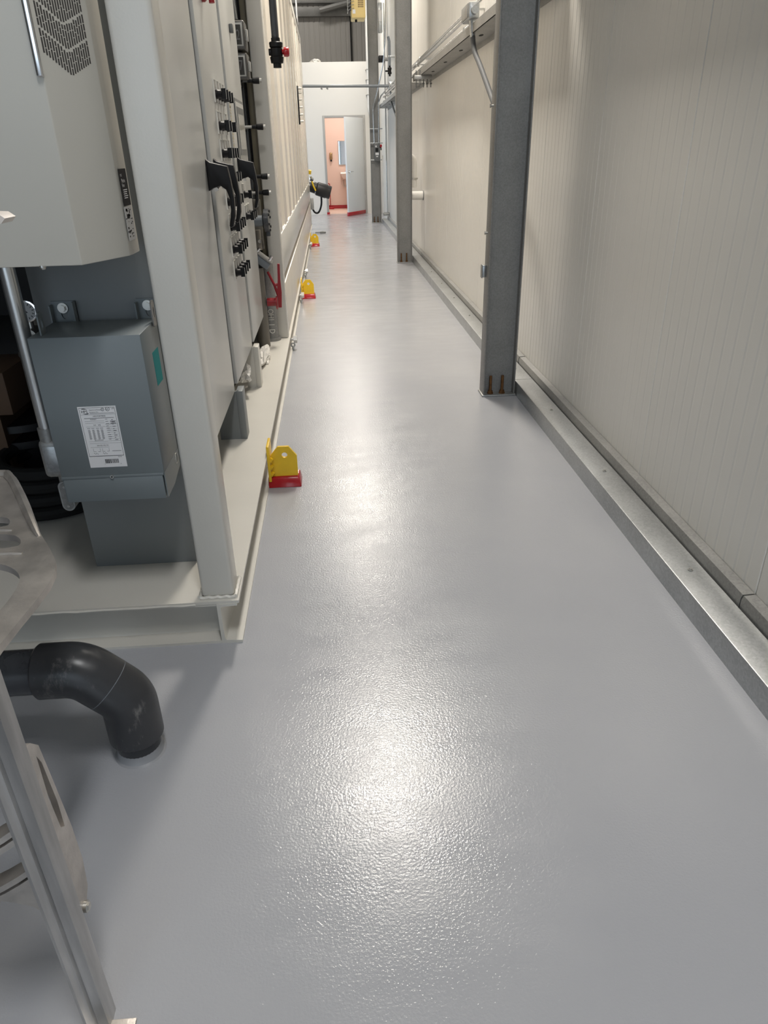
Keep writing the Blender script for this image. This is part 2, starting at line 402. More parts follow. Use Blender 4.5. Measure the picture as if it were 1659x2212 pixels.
wall_rail(C2 + .07, C3 + .06, 'angle rail at the wall foot beyond the middle column')

def girt(y0, y1, label):
    t = thing('wall_girt', (1.18, (y0 + y1) / 2, 2.12), label, 'steel girt', 'horizontal girts on the ribbed wall')
    m = MB(); m.box(1.115, 1.279, y0, y1, 2.152, 2.156); m.box(1.115, 1.119, y0, y1, 2.152, 2.215); m.box(1.119, 1.132, y0, y1, 2.212, 2.215)
    m.box(1.275, 1.279, y0, y1, 2.115, 2.156)
    m.build('girt_web', 'galv', t)
    yy = y0 + 1.0
    while yy < y1 - .3:
        s = MB(); s.prism([(1.20 + .016 * math.cos(a), yy + .05 * math.sin(a), 2.1505) for a in [2 * PI * i / 16 for i in range(16)]], (0, 0, .0014)); s.build('slot', 'blackm', t)
        yy += 0.9
girt(-2.5, C1 - .01, 'galvanised girt on the ribbed wall in front of the nearest column, above the frame')
girt(C1 + .13, C2 - .01, 'galvanised girt carrying conduits between the nearest and middle columns')
girt(C2 + .13, C3 + .05, 'galvanised girt beyond the middle column')

# conduits lying on the girt
for i, (cx_, cz_, y0) in enumerate(((1.135, 2.225, 6.4), (1.135, 2.30, 6.4), (1.17, 2.36, 5.0))):
    m = MB(); m.cyl((cx_, y0, cz_), (cx_, 15.6, cz_), .014, n=14)
    t = thing('conduit', (cx_, 11, cz_), ['lowest of the three long conduits above the girt', 'middle of the three long conduits above the girt', 'topmost of the three long conduits above the girt'][i], 'conduit', 'conduits running above the girt')
    m.build('tube', 'pipe_alu', t)
    for yy in ((6.6, 9.9, 12.6, 15.2)):
        c = MB(); c.box(cx_ - .02, cx_ + .02, yy - .012, yy + .012, cz_ - .02, cz_ + .018, bev=.003); c.box(cx_ + .0, 1.28, yy - .012, yy + .012, cz_ - .006, cz_ + .006); c.build('clamp', 'steel', t)
t = thing('junction_box', (1.12, 6.25, 2.19), 'cast conduit junction box on the girt left of the nearest column', 'junction box')
m = MB(); m.box(1.07, 1.15, 6.1, 6.4, 2.235, 2.335, bev=.012); m.cyl((1.11, 6.05, 2.28), (1.11, 6.45, 2.28), .026); m.cyl((1.11, 6.2, 2.24), (1.12, 6.19, 2.13), .02); m.build('box_body', 'galvb', t)
m = MB(); m.box(1.063, 1.07, 6.12, 6.38, 2.243, 2.327, bev=.003); m.build('cover', 'galv', t)
m = MB(); pts = smooth_path([(1.12, 6.19, 2.14), (1.13, 6.15, 2.04), (1.15, 5.98, 1.92), (1.17, 5.5, 1.64), (1.17, 4.75, 1.28), (1.12, 4.45, 1.06)], 10)
m.tube(pts, .0185, 12)
fl = m.build('flexible_conduit', 'flexgrey'); tag(fl, 'grey flexible conduit dropping from the junction box behind the nearest column', 'conduit')
t = thing('outlet_box', (.885, 4.345, .70), 'small silver outlet box on the side of the nearest column', 'outlet box')
m = MB(); m.box(.884, .905, 4.318, 4.358, .712, .782, bev=.005); m.build('box_body', 'galvb', t)
m = MB(); m.box(.880, .884, 4.315, 4.361, .709, .785, bev=.0015); m.build('cover_plate', 'galv', t)
for z in (1.60, .96):
    m = MB(); m.cyl((.892, 4.33, z), (.905, 4.33, z), .006, n=10); hexbolt(m, (.888, 4.33, z), (1, 0, 0), .010, .008)
    tag(m.build('bolt', 'steel'), 'small bolt sticking out of the nearest column, %s' % ('upper one below the flexible conduit' if z > 1.2 else 'lower one above the outlet box'), 'bolt', 'bolts on the nearest column')
# strut hanger on the girt near the middle column
t = thing('pipe_hanger', (1.12, 9.4, 2.14), 'dark strut hanger with row of bolts on the girt beside the middle column', 'pipe hanger')
MB().box(1.04, 1.24, 9.35, 9.40, 2.11, 2.15, bev=.003).build('strut', 'galv', t)
for k in range(5):
    b = MB(); b.cyl((1.06 + k * .042, 9.37, 2.03), (1.06 + k * .042, 9.37, 2.2), .006, n=8); hexbolt(b, (1.06 + k * .042, 9.37, 2.06), (0, 0, 1), .014, .014); b.build('bolt', 'switchbox', t)

# white pvc pipework behind the middle column
t = thing('pvc_pipe', (1.17, 10.75, .7), 'white pvc pipe with elbow on the wall behind the middle column', 'pipe')
m = MB(); m.tube([(1.17, 10.75, .93)] + [(1.17, 10.75, 1.2)] + arc((1.10, 10.75, 1.24), (1, 0, 0), (0, 0, 1), .07, 0, PI / 2, 6) + [(.99, 10.75, 1.31)], .055, 18); m.build('elbow_pipe', 'pvcw', t)
MB().cyl((1.17, 10.75, 1.03), (1.17, 10.75, 1.05), .068, n=20).build('clamp', 'steel', t)
t2 = thing('pvc_pipe', (1.15, 10.45, .77), 'white pvc stub pipe going into the wall behind the middle column', 'pipe')
MB().cyl((1.02, 10.45, .84), (1.272, 10.45, .84), .055, n=22).build('stub', 'pvcw', t2)
MB().cyl((1.271, 10.45, .84), (1.279, 10.45, .84), .060, n=22).build('wall_ring', 'switchbox', t2)  # dark ring where the stub meets the wall

# farthest column: switch box, conduits, downspout
t = thing('disconnect_switch', (1.04, C3 - .05, 1.2), 'dark grey disconnect switch box with red handle on the farthest column', 'switch box')
MB().box(.975, 1.09, C3 - .1, C3 - .005, 1.2, 1.53, bev=.008).build('enclosure', 'switchbox', t)
for q in ((1.0, 1.07, 1.31, 1.355), (1.012, 1.055, 1.275, 1.293), (1.0, 1.03, 1.455, 1.485)): MB().box(q[0], q[1], C3 - .104, C3 - .1, q[2], q[3]).build('printed_label', 'paper', t)
m = MB(); m.box(1.0, 1.06, C3 - .103, C3 - .1, 1.37, 1.44); m.build('viewing_window', 'black', t)
m = MB(); m.tube([(1.10, C3 - .06, 1.46), (1.115, C3 - .09, 1.47), (1.118, C3 - .1, 1.40)], .012, 10); m.cyl((1.09, C3 - .06, 1.46), (1.13, C3 - .06, 1.46), .018); m.build('handle', 'black', t)
m = MB(); m.lathe((1.117, C3 - .1, 1.45), (0, 0, 1), [(0, .012), (.01, .02), (.04, .022), (.055, .01)]); m.build('handle_grip', 'red', t)
for z in (1.52, 1.21, 1.78):
    m = MB(); m.box(.90, 1.16, C3 - .03, C3 - .008, z, z + .02, bev=.003)
    m.build('mounting_strut', 'galvb', t)
def conduit(pts, r, label, m_='pipe_alu', name='conduit', grp='conduits at the farthest column'):
    m = MB(); m.tube(pts, r, 12); o = m.build(name, m_); tag(o, label, 'conduit', grp); return o
conduit([(.985, C3 - .06, 1.53), (.975, C3 - .06, 2.1), (.98, C3 - .06, 2.2), (1.05, C3 - .1, 2.38), (1.16, C3 - .5, 2.85), (1.19, C3 - .8, 3.2), (1.2, C3 - 1, 4.2)], .012, 'bent conduit rising from the switch box across the farthest column')
conduit([(1.075, C3 - .06, 1.53), (1.09, C3 - .06, 2.25), (1.13, C3 - .2, 2.36), (1.2, C3 - 1.2, 2.44), (1.2, C3 - 3.5, 2.44)], .012, 'conduit rising from the switch box towards the girt')
conduit([(1.15, C3 - .03, .16), (1.15, C3 - .03, 1.30)], .011, 'thin white-topped conduit beside the farthest column foot', 'pvcw')
conduit([(1.235, C3 - .05, .16), (1.225, C3 - .05, 3.9)], .014, 'tall conduit in the corner between farthest column and wall')
m = MB(); m.box(1.14, 1.279, C3 - .09, C3 - .01, .146, .2, bev=.01); m.cyl((1.15, C3 - .05, .18), (1.279, C3 - .05, .18), .03)
tag(m.build('conduit_fitting', 'galv'), 'grey conduit fitting low on the wall beside the farthest column', 'conduit fitting')
t = thing('hanging_valve', (1.2, 15.0, 2.4), 'grey pipe with black valve hanging on the wall between far columns', 'valve')
m = MB(); m.tube([(1.16, 14.6, 3.15), (1.18, 14.6, 3.08), (1.18, 14.6, 2.72)], .022, 12); m.build('pipe', 'pvcl', t)
m = MB(); m.lathe((1.18, 14.6, 2.56), (0, 0, 1), [(0, .016), (.03, .018), (.035, .035), (.06, .035), (.065, .028), (.10, .03), (.105, .036), (.13, .034), (.135, .02), (.18, .018)]); m.cyl((1.1, 14.6, 2.64), (1.2, 14.6, 2.64), .014); m.build('valve_body', 'black', t)
m = MB(); m.box(1.16, 1.279, 14.58, 14.62, 2.84, 2.87, bev=.003); m.build('clamp', 'galvb', t)
t = thing('junction_box', (1.19, 14.5, 2.33), 'conduit junction box where the overhead pipe meets the wall', 'junction box')
m = MB(); m.box(1.14, 1.24, 14.3, 14.55, 2.34, 2.46, bev=.015); m.cyl((1.19, 14.2, 2.4), (1.19, 14.6, 2.4), .03); m.build('box_body', 'galvb', t)
m = MB(); m.tube(smooth_path([(1.17, 14.4, 2.34), (1.17, 14.2, 2.15), (1.18, 13.6, 1.95), (1.2, 12.6, 1.6)], 6), .016, 10)
tag(m.build('flexible_conduit', 'pvcl'), 'grey flexible conduit dropping from the junction box by the overhead pipe', 'conduit')
t = thing('actuator_box', (1.19, 15.9, 2.7), 'black actuator box on a bracket high beside the farthest column', 'actuator')
m = MB(); m.box(1.10, 1.20, C3 - .2, C3 - .06, 2.93, 3.04, bev=.01); m.build('housing', 'black', t)
m = MB(); m.cyl((1.2, C3 - .13, 2.98), (1.279, C3 - .13, 2.98), .03); m.build('bracket', 'galv', t)
t = thing('wall_valve_box', (1.12, C3 - .1, 3.3), 'light grey meter box with printed plate high on the farthest column', 'meter box')
m = MB(); m.box(1.11, 1.19, C3 - .12, C3 - .005, 3.42, 3.9, bev=.012); m.build('housing', 'galvb', t)
m = MB(); m.box(1.12, 1.18, C3 - .124, C3 - .12, 3.6, 3.78); m.build('printed_plate', 'paper', t)
# downspout
t = thing('downspout', (1.09, 18.95, 2.15), 'white pvc downspout fixed to the far wall above the door side', 'pipe')
m = MB(); m.tube([(1.10, 19.0, 2.12), (1.055, 18.98, 2.24), (1.05, 18.98, 2.3), (1.05, 18.98, 6.4)], .055, 18); m.build('tube', 'pvcw', t)
for z in (2.55, 2.85, 3.05):
    m = MB(); m.torus((1.05, 18.98, z), (0, 0, 1), .057, .008, 24, 6); m.box(.98, 1.12, 19.03, 19.1, z - .01, z + .01); m.build('clamp', 'steel', t)
# pipe crossing over the aisle
m = MB(); m.cyl((-.37, 14.4, 2.42), (1.19, 14.4, 2.40), .023, n=14)
t = thing('overhead_pipe', (.4, 14.4, 2.39), 'thin grey pipe crossing above the aisle from container to wall', 'pipe')
m.build('tube', 'pvcl', t)
for x in (-.05, .05): MB().cyl((x, 14.4, 2.385), (x + .03, 14.4, 2.37), .012, n=8).build('screw_tab', 'switchbox', t)
# unit heater
t = thing('unit_heater', (.67, 15.2, 3.47), 'yellow unit heater hanging high above the far end of the aisle', 'heater')
MB().box(.555, .80, 15.0, 15.45, 3.48, 4.05, bev=.012).build('casing', 'heater', t)
m = MB()
for i in range(4):
    for j in range(12): m.box(.675 + i * .025, .688 + i * .025, 14.996, 15.0, 3.63 + j * .03, 3.652 + j * .03)
m.build('vent_slots', 'brown', t)
m = MB()
for j in range(9): m.tube([(.60, 14.99, 3.62 + j * .05), (.555, 14.95, 3.61 + j * .05), (.50, 15.05, 3.60 + j * .05), (.50, 15.4, 3.60 + j * .05)], .005, 6)
m.build('wire_guard', 'steel', t)
MB().cyl((.545, 15.2, 3.78), (.556, 15.2, 3.78), .17, n=28).build('fan_opening', 'black', t)
MB().box(.575, .625, 14.996, 15.0, 3.54, 3.6).build('rating_plate', 'paper', t)
MB().cyl((.64, 15.2, 3.44), (.64, 15.2, 3.48), .02).build('drain_cap', 'black', t)
for yy in (15.1, 15.35): MB().cyl((.70, yy, 4.05), (.70, yy, 6.5), .008, n=8).build('hanging_rod', 'steel', t)
# crumpled plastic on the partition
def crumple(c, sx, sy, sz, seed, n=3):
    m = MB(); t = bmesh.new(); bmesh.ops.create_icosphere(t, subdivisions=n, radius=1)
    for v in t.verts:
        k = 1 + .55 * noise.noise(v.co * 1.9 + V((seed, 0, 0))) + .25 * noise.noise(v.co * 5 + V((0, seed, 0)))
        v.co = V((c[0] + v.co.x * sx * k, c[1] + v.co.y * sy * k, c[2] + max(v.co.z * sz * k, -sz * .6)))
    m._merge(t); return m
tag(crumple((-.17, 19.17, 3.24), .12, .05, .045, 3).build('crumpled_plastic', 'plastic', sharp=20), 'crumpled white plastic lying on top of the far white wall', 'plastic wrap')

# washroom fittings
t = thing('soap_dispenser', (.1, 20.95, 1.2), 'brass soap dispenser on the warm-lit washroom wall', 'dispenser')
m = MB(); m.box(.065, .14, 20.92, 20.998, 1.2, 1.37, bev=.02, seg=3); m.build('body', 'bronze', t)
MB().box(.08, .125, 20.925, 20.99, 1.16, 1.2, bev=.008).build('nozzle', 'black', t)
t = thing('washroom_mirror', (.45, 20.98, 1.07), 'framed mirror on the warm-lit washroom wall behind the door', 'mirror')
MB().box(.31, .70, 20.985, 20.999, 1.08, 1.63).build('glass', 'mirror', t)
m = MB(); m.box(.30, .312, 20.98, 20.999, 1.07, 1.64); m.box(.70, .712, 20.98, 20.999, 1.07, 1.64); m.box(.3, .712, 20.98, 20.999, 1.628, 1.64); m.box(.3, .712, 20.975, 20.999, 1.068, 1.082); m.build('mirror_frame', 'steel', t)
t = thing('wash_basin', (.52, 20.8, .5), 'white wall-hung wash basin below the washroom mirror', 'sink')
m = MB(); m.prism([(.33, 20.999, .9), (.33, 20.55, .9), (.33, 20.53, .87), (.36, 20.58, .80), (.40, 20.7, .74), (.42, 20.999, .72)], (.38, 0, 0)); m.build('basin', 'porcelain', t)
m = MB(); m.tube(smooth_path([(.47, 20.8, .75), (.47, 20.8, .62), (.44, 20.8, .55), (.41, 20.82, .58), (.40, 20.9, .66), (.40, 21.0, .68)], 6), .02, 10); m.build('trap_pipe', 'steel', t)
m = MB(); m.tube([(.52, 20.9, .9), (.52, 20.88, 1.0), (.52, 20.8, 1.0), (.52, 20.78, .97)], .012, 10); m.build('tap', 'chrome', t)
t = thing('long_handled_dustpan', (.03, 20.8, .006), 'red long-handled dustpan standing inside the washroom doorway', 'dustpan')
m = MB(); m.tube([(.03, 20.85, .05), (.03, 20.85, .63)], .010, 10); m.tube([(.03, 20.85, .62), (-.03, 20.85, .64)], .012, 10); m.build('handle', 'redd', t)
MB().box(-.06, .12, 20.74, 20.9, .006, .06, bev=.01).build('pan', 'red', t)

# ------------------------------------------------------------------ left: the skid-mounted plant module
SX = -.35
sk = thing('plant_container', (-1.6, 8.2, 0), 'long cream skid-mounted container with corrugated side along the left of the aisle', 'container')
m = MB(); m.box(-3.0, SX + .004, 1.862, 14.6, .150, .160); m.build('deck_plate', 'cream', sk)
m = MB(); m.prism([(SX, 1.86, 0), (SX, 1.86, .009), (SX - .05, 1.86, .012), (SX - .055, 1.86, .02), (SX - .055, 1.86, .135), (SX - .05, 1.86, .14), (SX - .003, 1.86, .142), (SX - .003, 1.86, .15), (SX - .066, 1.86, .15), (SX - .066, 1.86, 0)], (0, 12.74, 0))
m.build('base_channel', 'cream', sk)
m = MB(); x0, x1 = -3.0, SX - .066
m.prism([(x0, 1.862, 0), (x0, 1.862, .009), (x0, 1.915, .012), (x0, 1.918, .02), (x0, 1.918, .135), (x0, 1.913, .14), (x0, 1.864, .142), (x0, 1.864, .15), (x0, 1.93, .15), (x0, 1.93, 0)], (x1 - x0, 0, 0)); m.build('end_channel', 'cream', sk)
m = MB()
pts = [(-3.0 + i * .04, 1.862 + .0015 * math.sin(i * 1.7), .151 + .0008 * math.sin(i * 2.3)) for i in range(64)] ; m.tube(pts, .0045, 6); m.build('weld_bead', 'cream', sk)
m = MB(); m.box(-.462, -.362, 1.885, 1.985, .16, 3.1, bev=.011, seg=4); m.build('corner_post', 'cream', sk)
m = MB()
lp = [(-.467, 1.88), (-.357, 1.88), (-.357, 1.99), (-.467, 1.99)]
for a, b in zip(lp, lp[1:] + lp[:1]):
    m.tube([(a[0] + (b[0] - a[0]) * i / 12, a[1] + (b[1] - a[1]) * i / 12, .163 + .002 * math.sin(i * 2.1 + a[0] * 50)) for i in range(13)], .007, 6)
m.build('post_weld', 'cream', sk)
m = MB(); m.box(-.455, -.357, 5.35, 5.45, .16, 3.1, bev=.009, seg=3); m.build('intermediate_post', 'cream', sk)
m = MB(); m.box(-.45, -.357, 14.5, 14.6, .16, 3.15, bev=.006); m.build('end_post', 'cream', sk)
mb = MB(); prof = []; y = 5.45; a_, b_ = -.366, -.412
while y < 14.46:
    prof += [(a_, y, .87), (a_, y + .36, .87), (b_, y + .40, .87), (b_, y + .74, .87), (a_, y + .78, .87)]; y += .78
prof = [p for p in prof if p[1] <= 14.5]
mb.strip(prof, (0, 0, 2.2)); mb.box(-.45, -.418, 5.45, 14.5, .87, 3.07); mb.build('corrugated_wall', 'cont', sk, fix=False, sharp=20)
m = MB(); m.box(-.43, -.36, 5.45, 14.5, .592, .872, bev=.006); m.build('sill_beam', 'sill', sk)
m = MB()
pts = [(-.371 + .002 * math.sin(i * 1.3), 5.45 + i * .06, .874 + .003 * math.sin(i * 2.9)) for i in range(151)]; m.tube(pts, .007, 6); m.build('sill_weld', 'ivory', sk)
m = MB(); m.box(-.44, -.362, 5.45, 14.5, .16, .525, bev=.004); m.build('lower_panel', 'cont', sk)
MB().box(-.44, -.425, 5.45, 14.5, .525, .60).build('slot_back', 'cont', sk)
m = MB(); m.box(-.43, -.36, 1.885, 14.6, 3.06, 3.16, bev=.006); m.build('roof_rail', 'cream', sk)
m = MB(); m.box(-3.0, -.43, 1.885, 14.6, 3.1, 3.15); m.build('roof_panel', 'cream', sk)
m = MB(); m.box(-3.0, -2.95, 1.9, 14.6, .16, 3.1); m.box(-2.95, -.46, 14.5, 14.56, .16, 3.1); m.box(-2.95, -.46, 5.9, 5.95, .16, 3.1); m.build('shade_toned_wall', 'dark', sk)  # walls coloured dark to stand in for the deep shade inside

# sign on the roof edge
t = thing('arrow_sign', (-.345, 13.2, 3.16), 'white sign with two small arrows on the container roof edge', 'sign')
m = MB(); m.box(-.35, -.342, 12.7, 13.3, 3.16, 3.75, bev=.003); m.build('board', 'paper', t)
m = MB()
for z in (3.24, 3.4):
    m.prism([(-.3415, 12.96, z + .10), (-.3415, 13.04, z + .10), (-.3415, 13.04, z + .05), (-.3415, 13.08, z + .05), (-.3415, 13.0, z), (-.3415, 12.92, z + .05), (-.3415, 12.96, z + .05)], (.001, 0, 0))
m.build('arrows', 'ink', t)
# strip with plug connectors
t = thing('connector_strip', (-.36, 11.3, 1.75), 'narrow black strip with silver plug connectors on the container side', 'connector strip')
m = MB(); m.box(-.378, -.345, 11.2, 11.27, 1.74, 2.2, bev=.004); m.build('strip', 'black', t)
m = MB(); m.box(-.378, -.365, 11.02, 11.2, 1.74, 2.24, bev=.002); m.build('backing_plate', 'ivory', t)
for i, z in enumerate((1.78, 1.86, 1.95, 2.04, 2.12, 2.17)):
    m = MB(); m.cyl((-.346, 11.235, z), (-.30, 11.235, z), .014, n=10); m.cyl((-.33, 11.235, z), (-.32, 11.235, z), .02, n=10); m.build('plug', 'steel', t)

# ------------------------------------------------------------------ control cabinet
XC = -.49
cb = thing('control_cabinet', (-.7, 3.6, .16), 'tall grey control cabinet with rows of selector switches', 'cabinet')
m = MB(); m.box(-.845, XC - .016, 2.16, 4.95, .40, 2.5, bev=.004); m.build('body', 'groove', cb)
for (y0, y1) in ((2.17, 3.265), (3.385, 4.135), (4.235, 4.95)):
    m = MB(); m.box(XC - .016, XC, y0, y1, .402, 2.5, bev=.003); m.build('door', 'cab', cb)
m = MB(); m.box(-.845, XC - .02, 4.93, 4.952, .40, 2.5); m.build('side_panel', 'cab', cb)
for (x0, x1, y0) in ((-.585, -.457, 3.27), (-.54, -.457, 4.12)):
    m = MB(); m.box(x0, x1 - .018, y0, y0 + .01, .16, .40); m.box(x1 - .03, x1, y0 - .002, y0 + .09, .16, .40, bev=.002)
    m.build('stand_leg', 'panel' if x0 < -.55 else 'cream', cb)
# selector switches
MB().box(-.84, -.62, 2.3, 4.9, .16, .40).build('shade_block', 'blackm', cb)  # black block added to stand in for the shade under the cabinet
rows = [(1.640, (0, 1, 2, 3), -20), (1.515, (0, 1, 3), 70), (1.402, (0, 1, 2, 3), 0), (1.297, (0, 1, 2, 3), 60), (1.195, (0, 1, 2, 3), 0), (1.083, (0, 1, 2, 3), 65), (.980, (0, 1, 2, 3), 0), (.870, (0, 1, 2, 3), 75)]
spots = [(3.735 + .093 * c, z, r) for z, cs, r in rows for c in cs] + [(4.47, 1.19, 10), (4.47, 1.075, 0), (4.57, 1.075, 0), (4.67, 1.075, 0)]
def make_switch(y, z):
    s = MB(); s.lathe((XC, y, z), (1, 0, 0), [(.002, .020), (.012, .020), (.016, .017), (.030, .016), (.033, .014)], 20)
    s.prism([(XC + .030, y - .007, z - .021), (XC + .030, y + .007, z - .021), (XC + .030, y + .005, z + .022), (XC + .030, y - .005, z + .022)], (.020, 0, 0))
    o = s.build('selector_switch', 'black', cb)
    p = MB(); p.box(XC, XC + .004, y - .031, y + .029, z - .032, z + .056, bev=.001); p.build('legend_plate', 'plate', o)
    e = MB(); e.box(XC, XC + .0055, y - .0345, y - .031, z - .033, z + .057); e.box(XC, XC + .0055, y - .0345, y + .029, z + .056, z + .058); e.build('plate_edge', 'ivory', o)
    q = MB(); q.box(XC + .0495, XC + .0508, y - .0025, y + .0025, z - .020, z + .020); q.build('pointer_line', 'ivory', o)
    return o
# each switch carries its own plate and pointer; parts sit in the cabinet's own coordinates
base_o = V(cb['_o'])
first = make_switch(*spots[0][:2])
for (y, z, r) in spots[1:]:
    d = V((0, y - spots[0][0], z - spots[0][1]))
    c = first.copy(); COL.objects.link(c); c.parent = cb; c.location = d
    for ch in first.children:
        k = ch.copy(); COL.objects.link(k); k.parent = c
# disconnect handles
prof = [(0, .10), (.016, .088), (.084, .072), (.092, .02), (.099, -.05), (.096, -.115), (.084, -.156), (.072, -.160), (.068, -.152), (.076, -.12), (.081, -.09), (.081, -.05), (.071, -.015), (.05, .0), (.02, -.008), (.008, -.016), (0, -.018)]
for (y, z) in ((3.23, 1.283), (3.45, 1.283), (4.36, 1.283)):
    m = MB(); m.prism([(XC + a, y - .019, z + b) for a, b in prof], (0, .038, 0))
    bmesh.ops.bevel(m.bm, geom=[e for e in m.bm.edges if abs((e.verts[0].co - e.verts[1].co).y) < 1e-6], offset=.005, segments=2, affect='EDGES', profile=.5)
    h = m.build('disconnect_handle', 'black', cb)
    c = MB(); c.cyl((XC + .03, y - .012, z - .012), (XC + .03, y + .012, z - .012), .008, n=12); c.build('lock_pin', 'chrome', h)
# touch screen
hm = MB(); hm.box(XC, XC + .006, 4.455, 4.87, 1.345, 1.67, bev=.002); hm.build('screen_gasket', 'switchbox', cb)
hm = MB(); hm.box(XC, XC + .008, 4.475, 4.85, 1.36, 1.655, bev=.003); hm = hm.build('touch_screen', 'bezel', cb)
m = MB(); m.box(XC + .008, XC + .0100, 4.50, 4.83, 1.39, 1.63); m.build('screen_surround', 'switchbox', hm)
m = MB(); m.box(XC + .010, XC + .0112, 4.525, 4.80, 1.42, 1.595); m.build('screen_glass', 'screen', hm)
# lettering band beside the touch screen (too blurred in the photo to read)
m = MB(); random.seed(3); z = 1.42
while z < 1.70:
    hgt = random.choice((.008, .012, .016)); m.box(XC, XC + .0012, 4.245, 4.245 + random.choice((.03, .05, .06)), z, z + hgt * .55); m.box(XC, XC + .0012, 4.25 + random.random() * .03, 4.26 + random.random() * .03, z, z + hgt); z += hgt + .005
m.build('lettering', mat('tan_lettering', (.50, .44, .30), .5), cb)
m = MB(); m.lathe((XC, 3.66, 1.99), (1, 0, 0), [(0, .022), (.012, .022), (.02, .014)], 16); m.tube([(XC + .015, 3.66, 2.09), (XC + .035, 3.66, 2.05), (XC + .04, 3.66, 1.965)], .012, 12); m.build('red_handle', 'redd', cb)
m = MB(); m.box(XC, XC + .02, 4.6, 4.64, 1.98, 2.02, bev=.004); m.build('door_latch', 'switchbox', cb)

# mounting panel (its face towards the camera)
m = MB(); m.box(-.852, -.512, 2.116, 2.126, .16, 2.6, bev=.002); m.box(-.852, -.846, 2.126, 2.155, .16, 2.6)
tag(m.build('mounting_panel', 'panel'), 'dark grey steel mounting panel behind the transformer, standing on the deck', 'panel')
# drive enclosure
ve = thing('filter_enclosure', (-.8, 1.9, 1.178), 'large cream wall-mounted enclosure with chevron vents and black sticker', 'enclosure')
A, B, C_, D = (-.575, 1.75), (-.503, 1.90), (-.500, 1.93), (-.500, 1.992)
m = MB(); m.prism([(-1.15, 1.75, 1.178), (A[0], A[1], 1.178), (B[0], B[1], 1.178), (C_[0], C_[1], 1.178), (D[0], D[1], 1.178), (-1.15, 1.992, 1.178)], (0, 0, 1.4))
bmesh.ops.bevel(m.bm, geom=list(m.bm.edges), offset=.003, segments=2, affect='EDGES', profile=.5); m.build('casing', 'vfd', ve)
m = MB(); m.box(-1.1, -.60, 1.99, 2.116, 1.28, 2.5); m.build('mounting_spacer', 'panel', ve)
m = MB(); dx, dy = B[0] - A[0], B[1] - A[1]; L_ = math.hypot(dx, dy); nx, ny = dy / L_, -dx / L_
def chp(u, z, off): return V((A[0] + dx * u + nx * off, A[1] + dy * u + ny * off, z))
NC = 19
for i in range(NC):
    u = .095 + (.88 - .095) * i / (NC - 1)
    if u < .51: bot = 1.592 - .036 * (u - .095) / .415
    else: bot = 1.556 + .027 * (u - .51) / .37
    for band in range(7):
        z0 = bot + band * .0475; zt = z0 + .0425; z = z0
        while z < zt - .004:
            ln = min(random.choice((.012, .019, .027)), zt - z); du = .0125
            m.prism([chp(u - du, z, -.0004), chp(u + du, z, -.0004), chp(u + du, z + ln, -.0004), chp(u - du, z + ln, -.0004)], V((nx, ny, 0)) * .0009)
            z += ln + .0016
m.build('vent_slots', 'slotgrey', ve)
m = MB(); m.box(A[0] - .011, A[0] + .002, A[1] - .009, A[1] + .004, 1.548, 2.5, bev=.003, seg=3); m.build('chrome_trim', 'chrome', ve)
m = MB(); m.cyl((-.667, 1.757, 1.175), (-.667, 1.757, 1.18), .008, n=16); hexbolt(m, (-.667, 1.757, 1.171), (0, 0, 1), .006, .005); m.build('bolt', 'steel', ve)
XS = -.4995
m = MB(); m.box(XS, XS + .0006, 1.912, 1.978, 1.291, 1.373); stk = m.build('black_sticker', 'ink', ve); stk['label'] = 'black printed sticker'
m = MB(); X1 = XS + .0009
m.text('MTE', .008, (X1, 1.918, 1.356), (0, 1, 0), (0, 0, 1)); m.text('Matrix', .0125, (X1, 1.922, 1.343), (0, 1, 0), (0, 0, 1)); m.text('Filter', .011, (X1, 1.922, 1.333), (0, 1, 0), (0, 0, 1))
for k in range(5): m.box(X1, X1 + .0002, 1.925, 1.962 - .004 * (k % 3), 1.3255 - k * .0045, 1.3275 - k * .0045)
m.build('printed_text', 'paper', stk)
m = MB(); m.box(XS, XS + .0005, 1.905, 1.975, 1.212, 1.289); st2 = m.build('rating_sticker', 'greyp', ve)
m = MB(); random.seed(5)
for k in range(26):
    yy = 1.908 + random.random() * .05; zz = 1.215 + random.random() * .068
    m.box(XS + .0006, XS + .0008, yy, yy + .004 + random.random() * .010, zz, zz + .0015 + random.random() * .004)
m.box(XS + .0006, XS + .0008, 1.92, 1.945, 1.262, 1.272)
m.build('printed_text', 'ink', st2)

# transformer box
tx = thing('transformer_box', (-.655, 2.0, .5), 'blue-grey transformer box with white rating label, bolted to the dark panel', 'transformer')
x0, x1, y0, y1 = -.797, -.510, 1.885, 2.085
m = MB(); m.box(x0, x1, y0, y1, .590, .986, bev=.002); m.prism([(x0 + .006, y0 + .004, .592), (x1 - .006, y0 + .004, .592), (x1 - .006, y0 + .004, .515), (x0 + .006, y0 + .004, .515)], (0, .15, 0)); m.prism([(x1, y0 + .004, .59), (x1, y1, .59), (x1, y1, .535), (x1, y0 + .10, .515), (x1, y0 + .004, .515)], (-.003, 0, 0)); m.prism([(x0, y0 + .004, .59), (x0, y1, .59), (x0, y1, .535), (x0, y0 + .10, .515), (x0, y0 + .004, .515)], (.003, 0, 0)); m.build('enclosure', 'hps', tx)
m = MB(); m.box(x0 + .004, x1 - .006, y0 - .001, y0 + .004, .514, .586, bev=.001); m.build('wiring_cover', 'hps', tx)
m = MB(); m.box(x0, x1 - .002, y0 - .002, y0 + .004, .586, .594, bev=.001); m.build('cover_lip', 'hps', tx)
m = MB(); m.cyl((-.656, y0 - .005, .590), (-.656, y0, .590), .0055, n=14); s = m.build('screw', 'steel', tx)
MB().cyl((-.656, y0 - .0055, .590), (-.656, y0 - .004, .590), .0022, n=8).build('screw_socket', 'black', s)
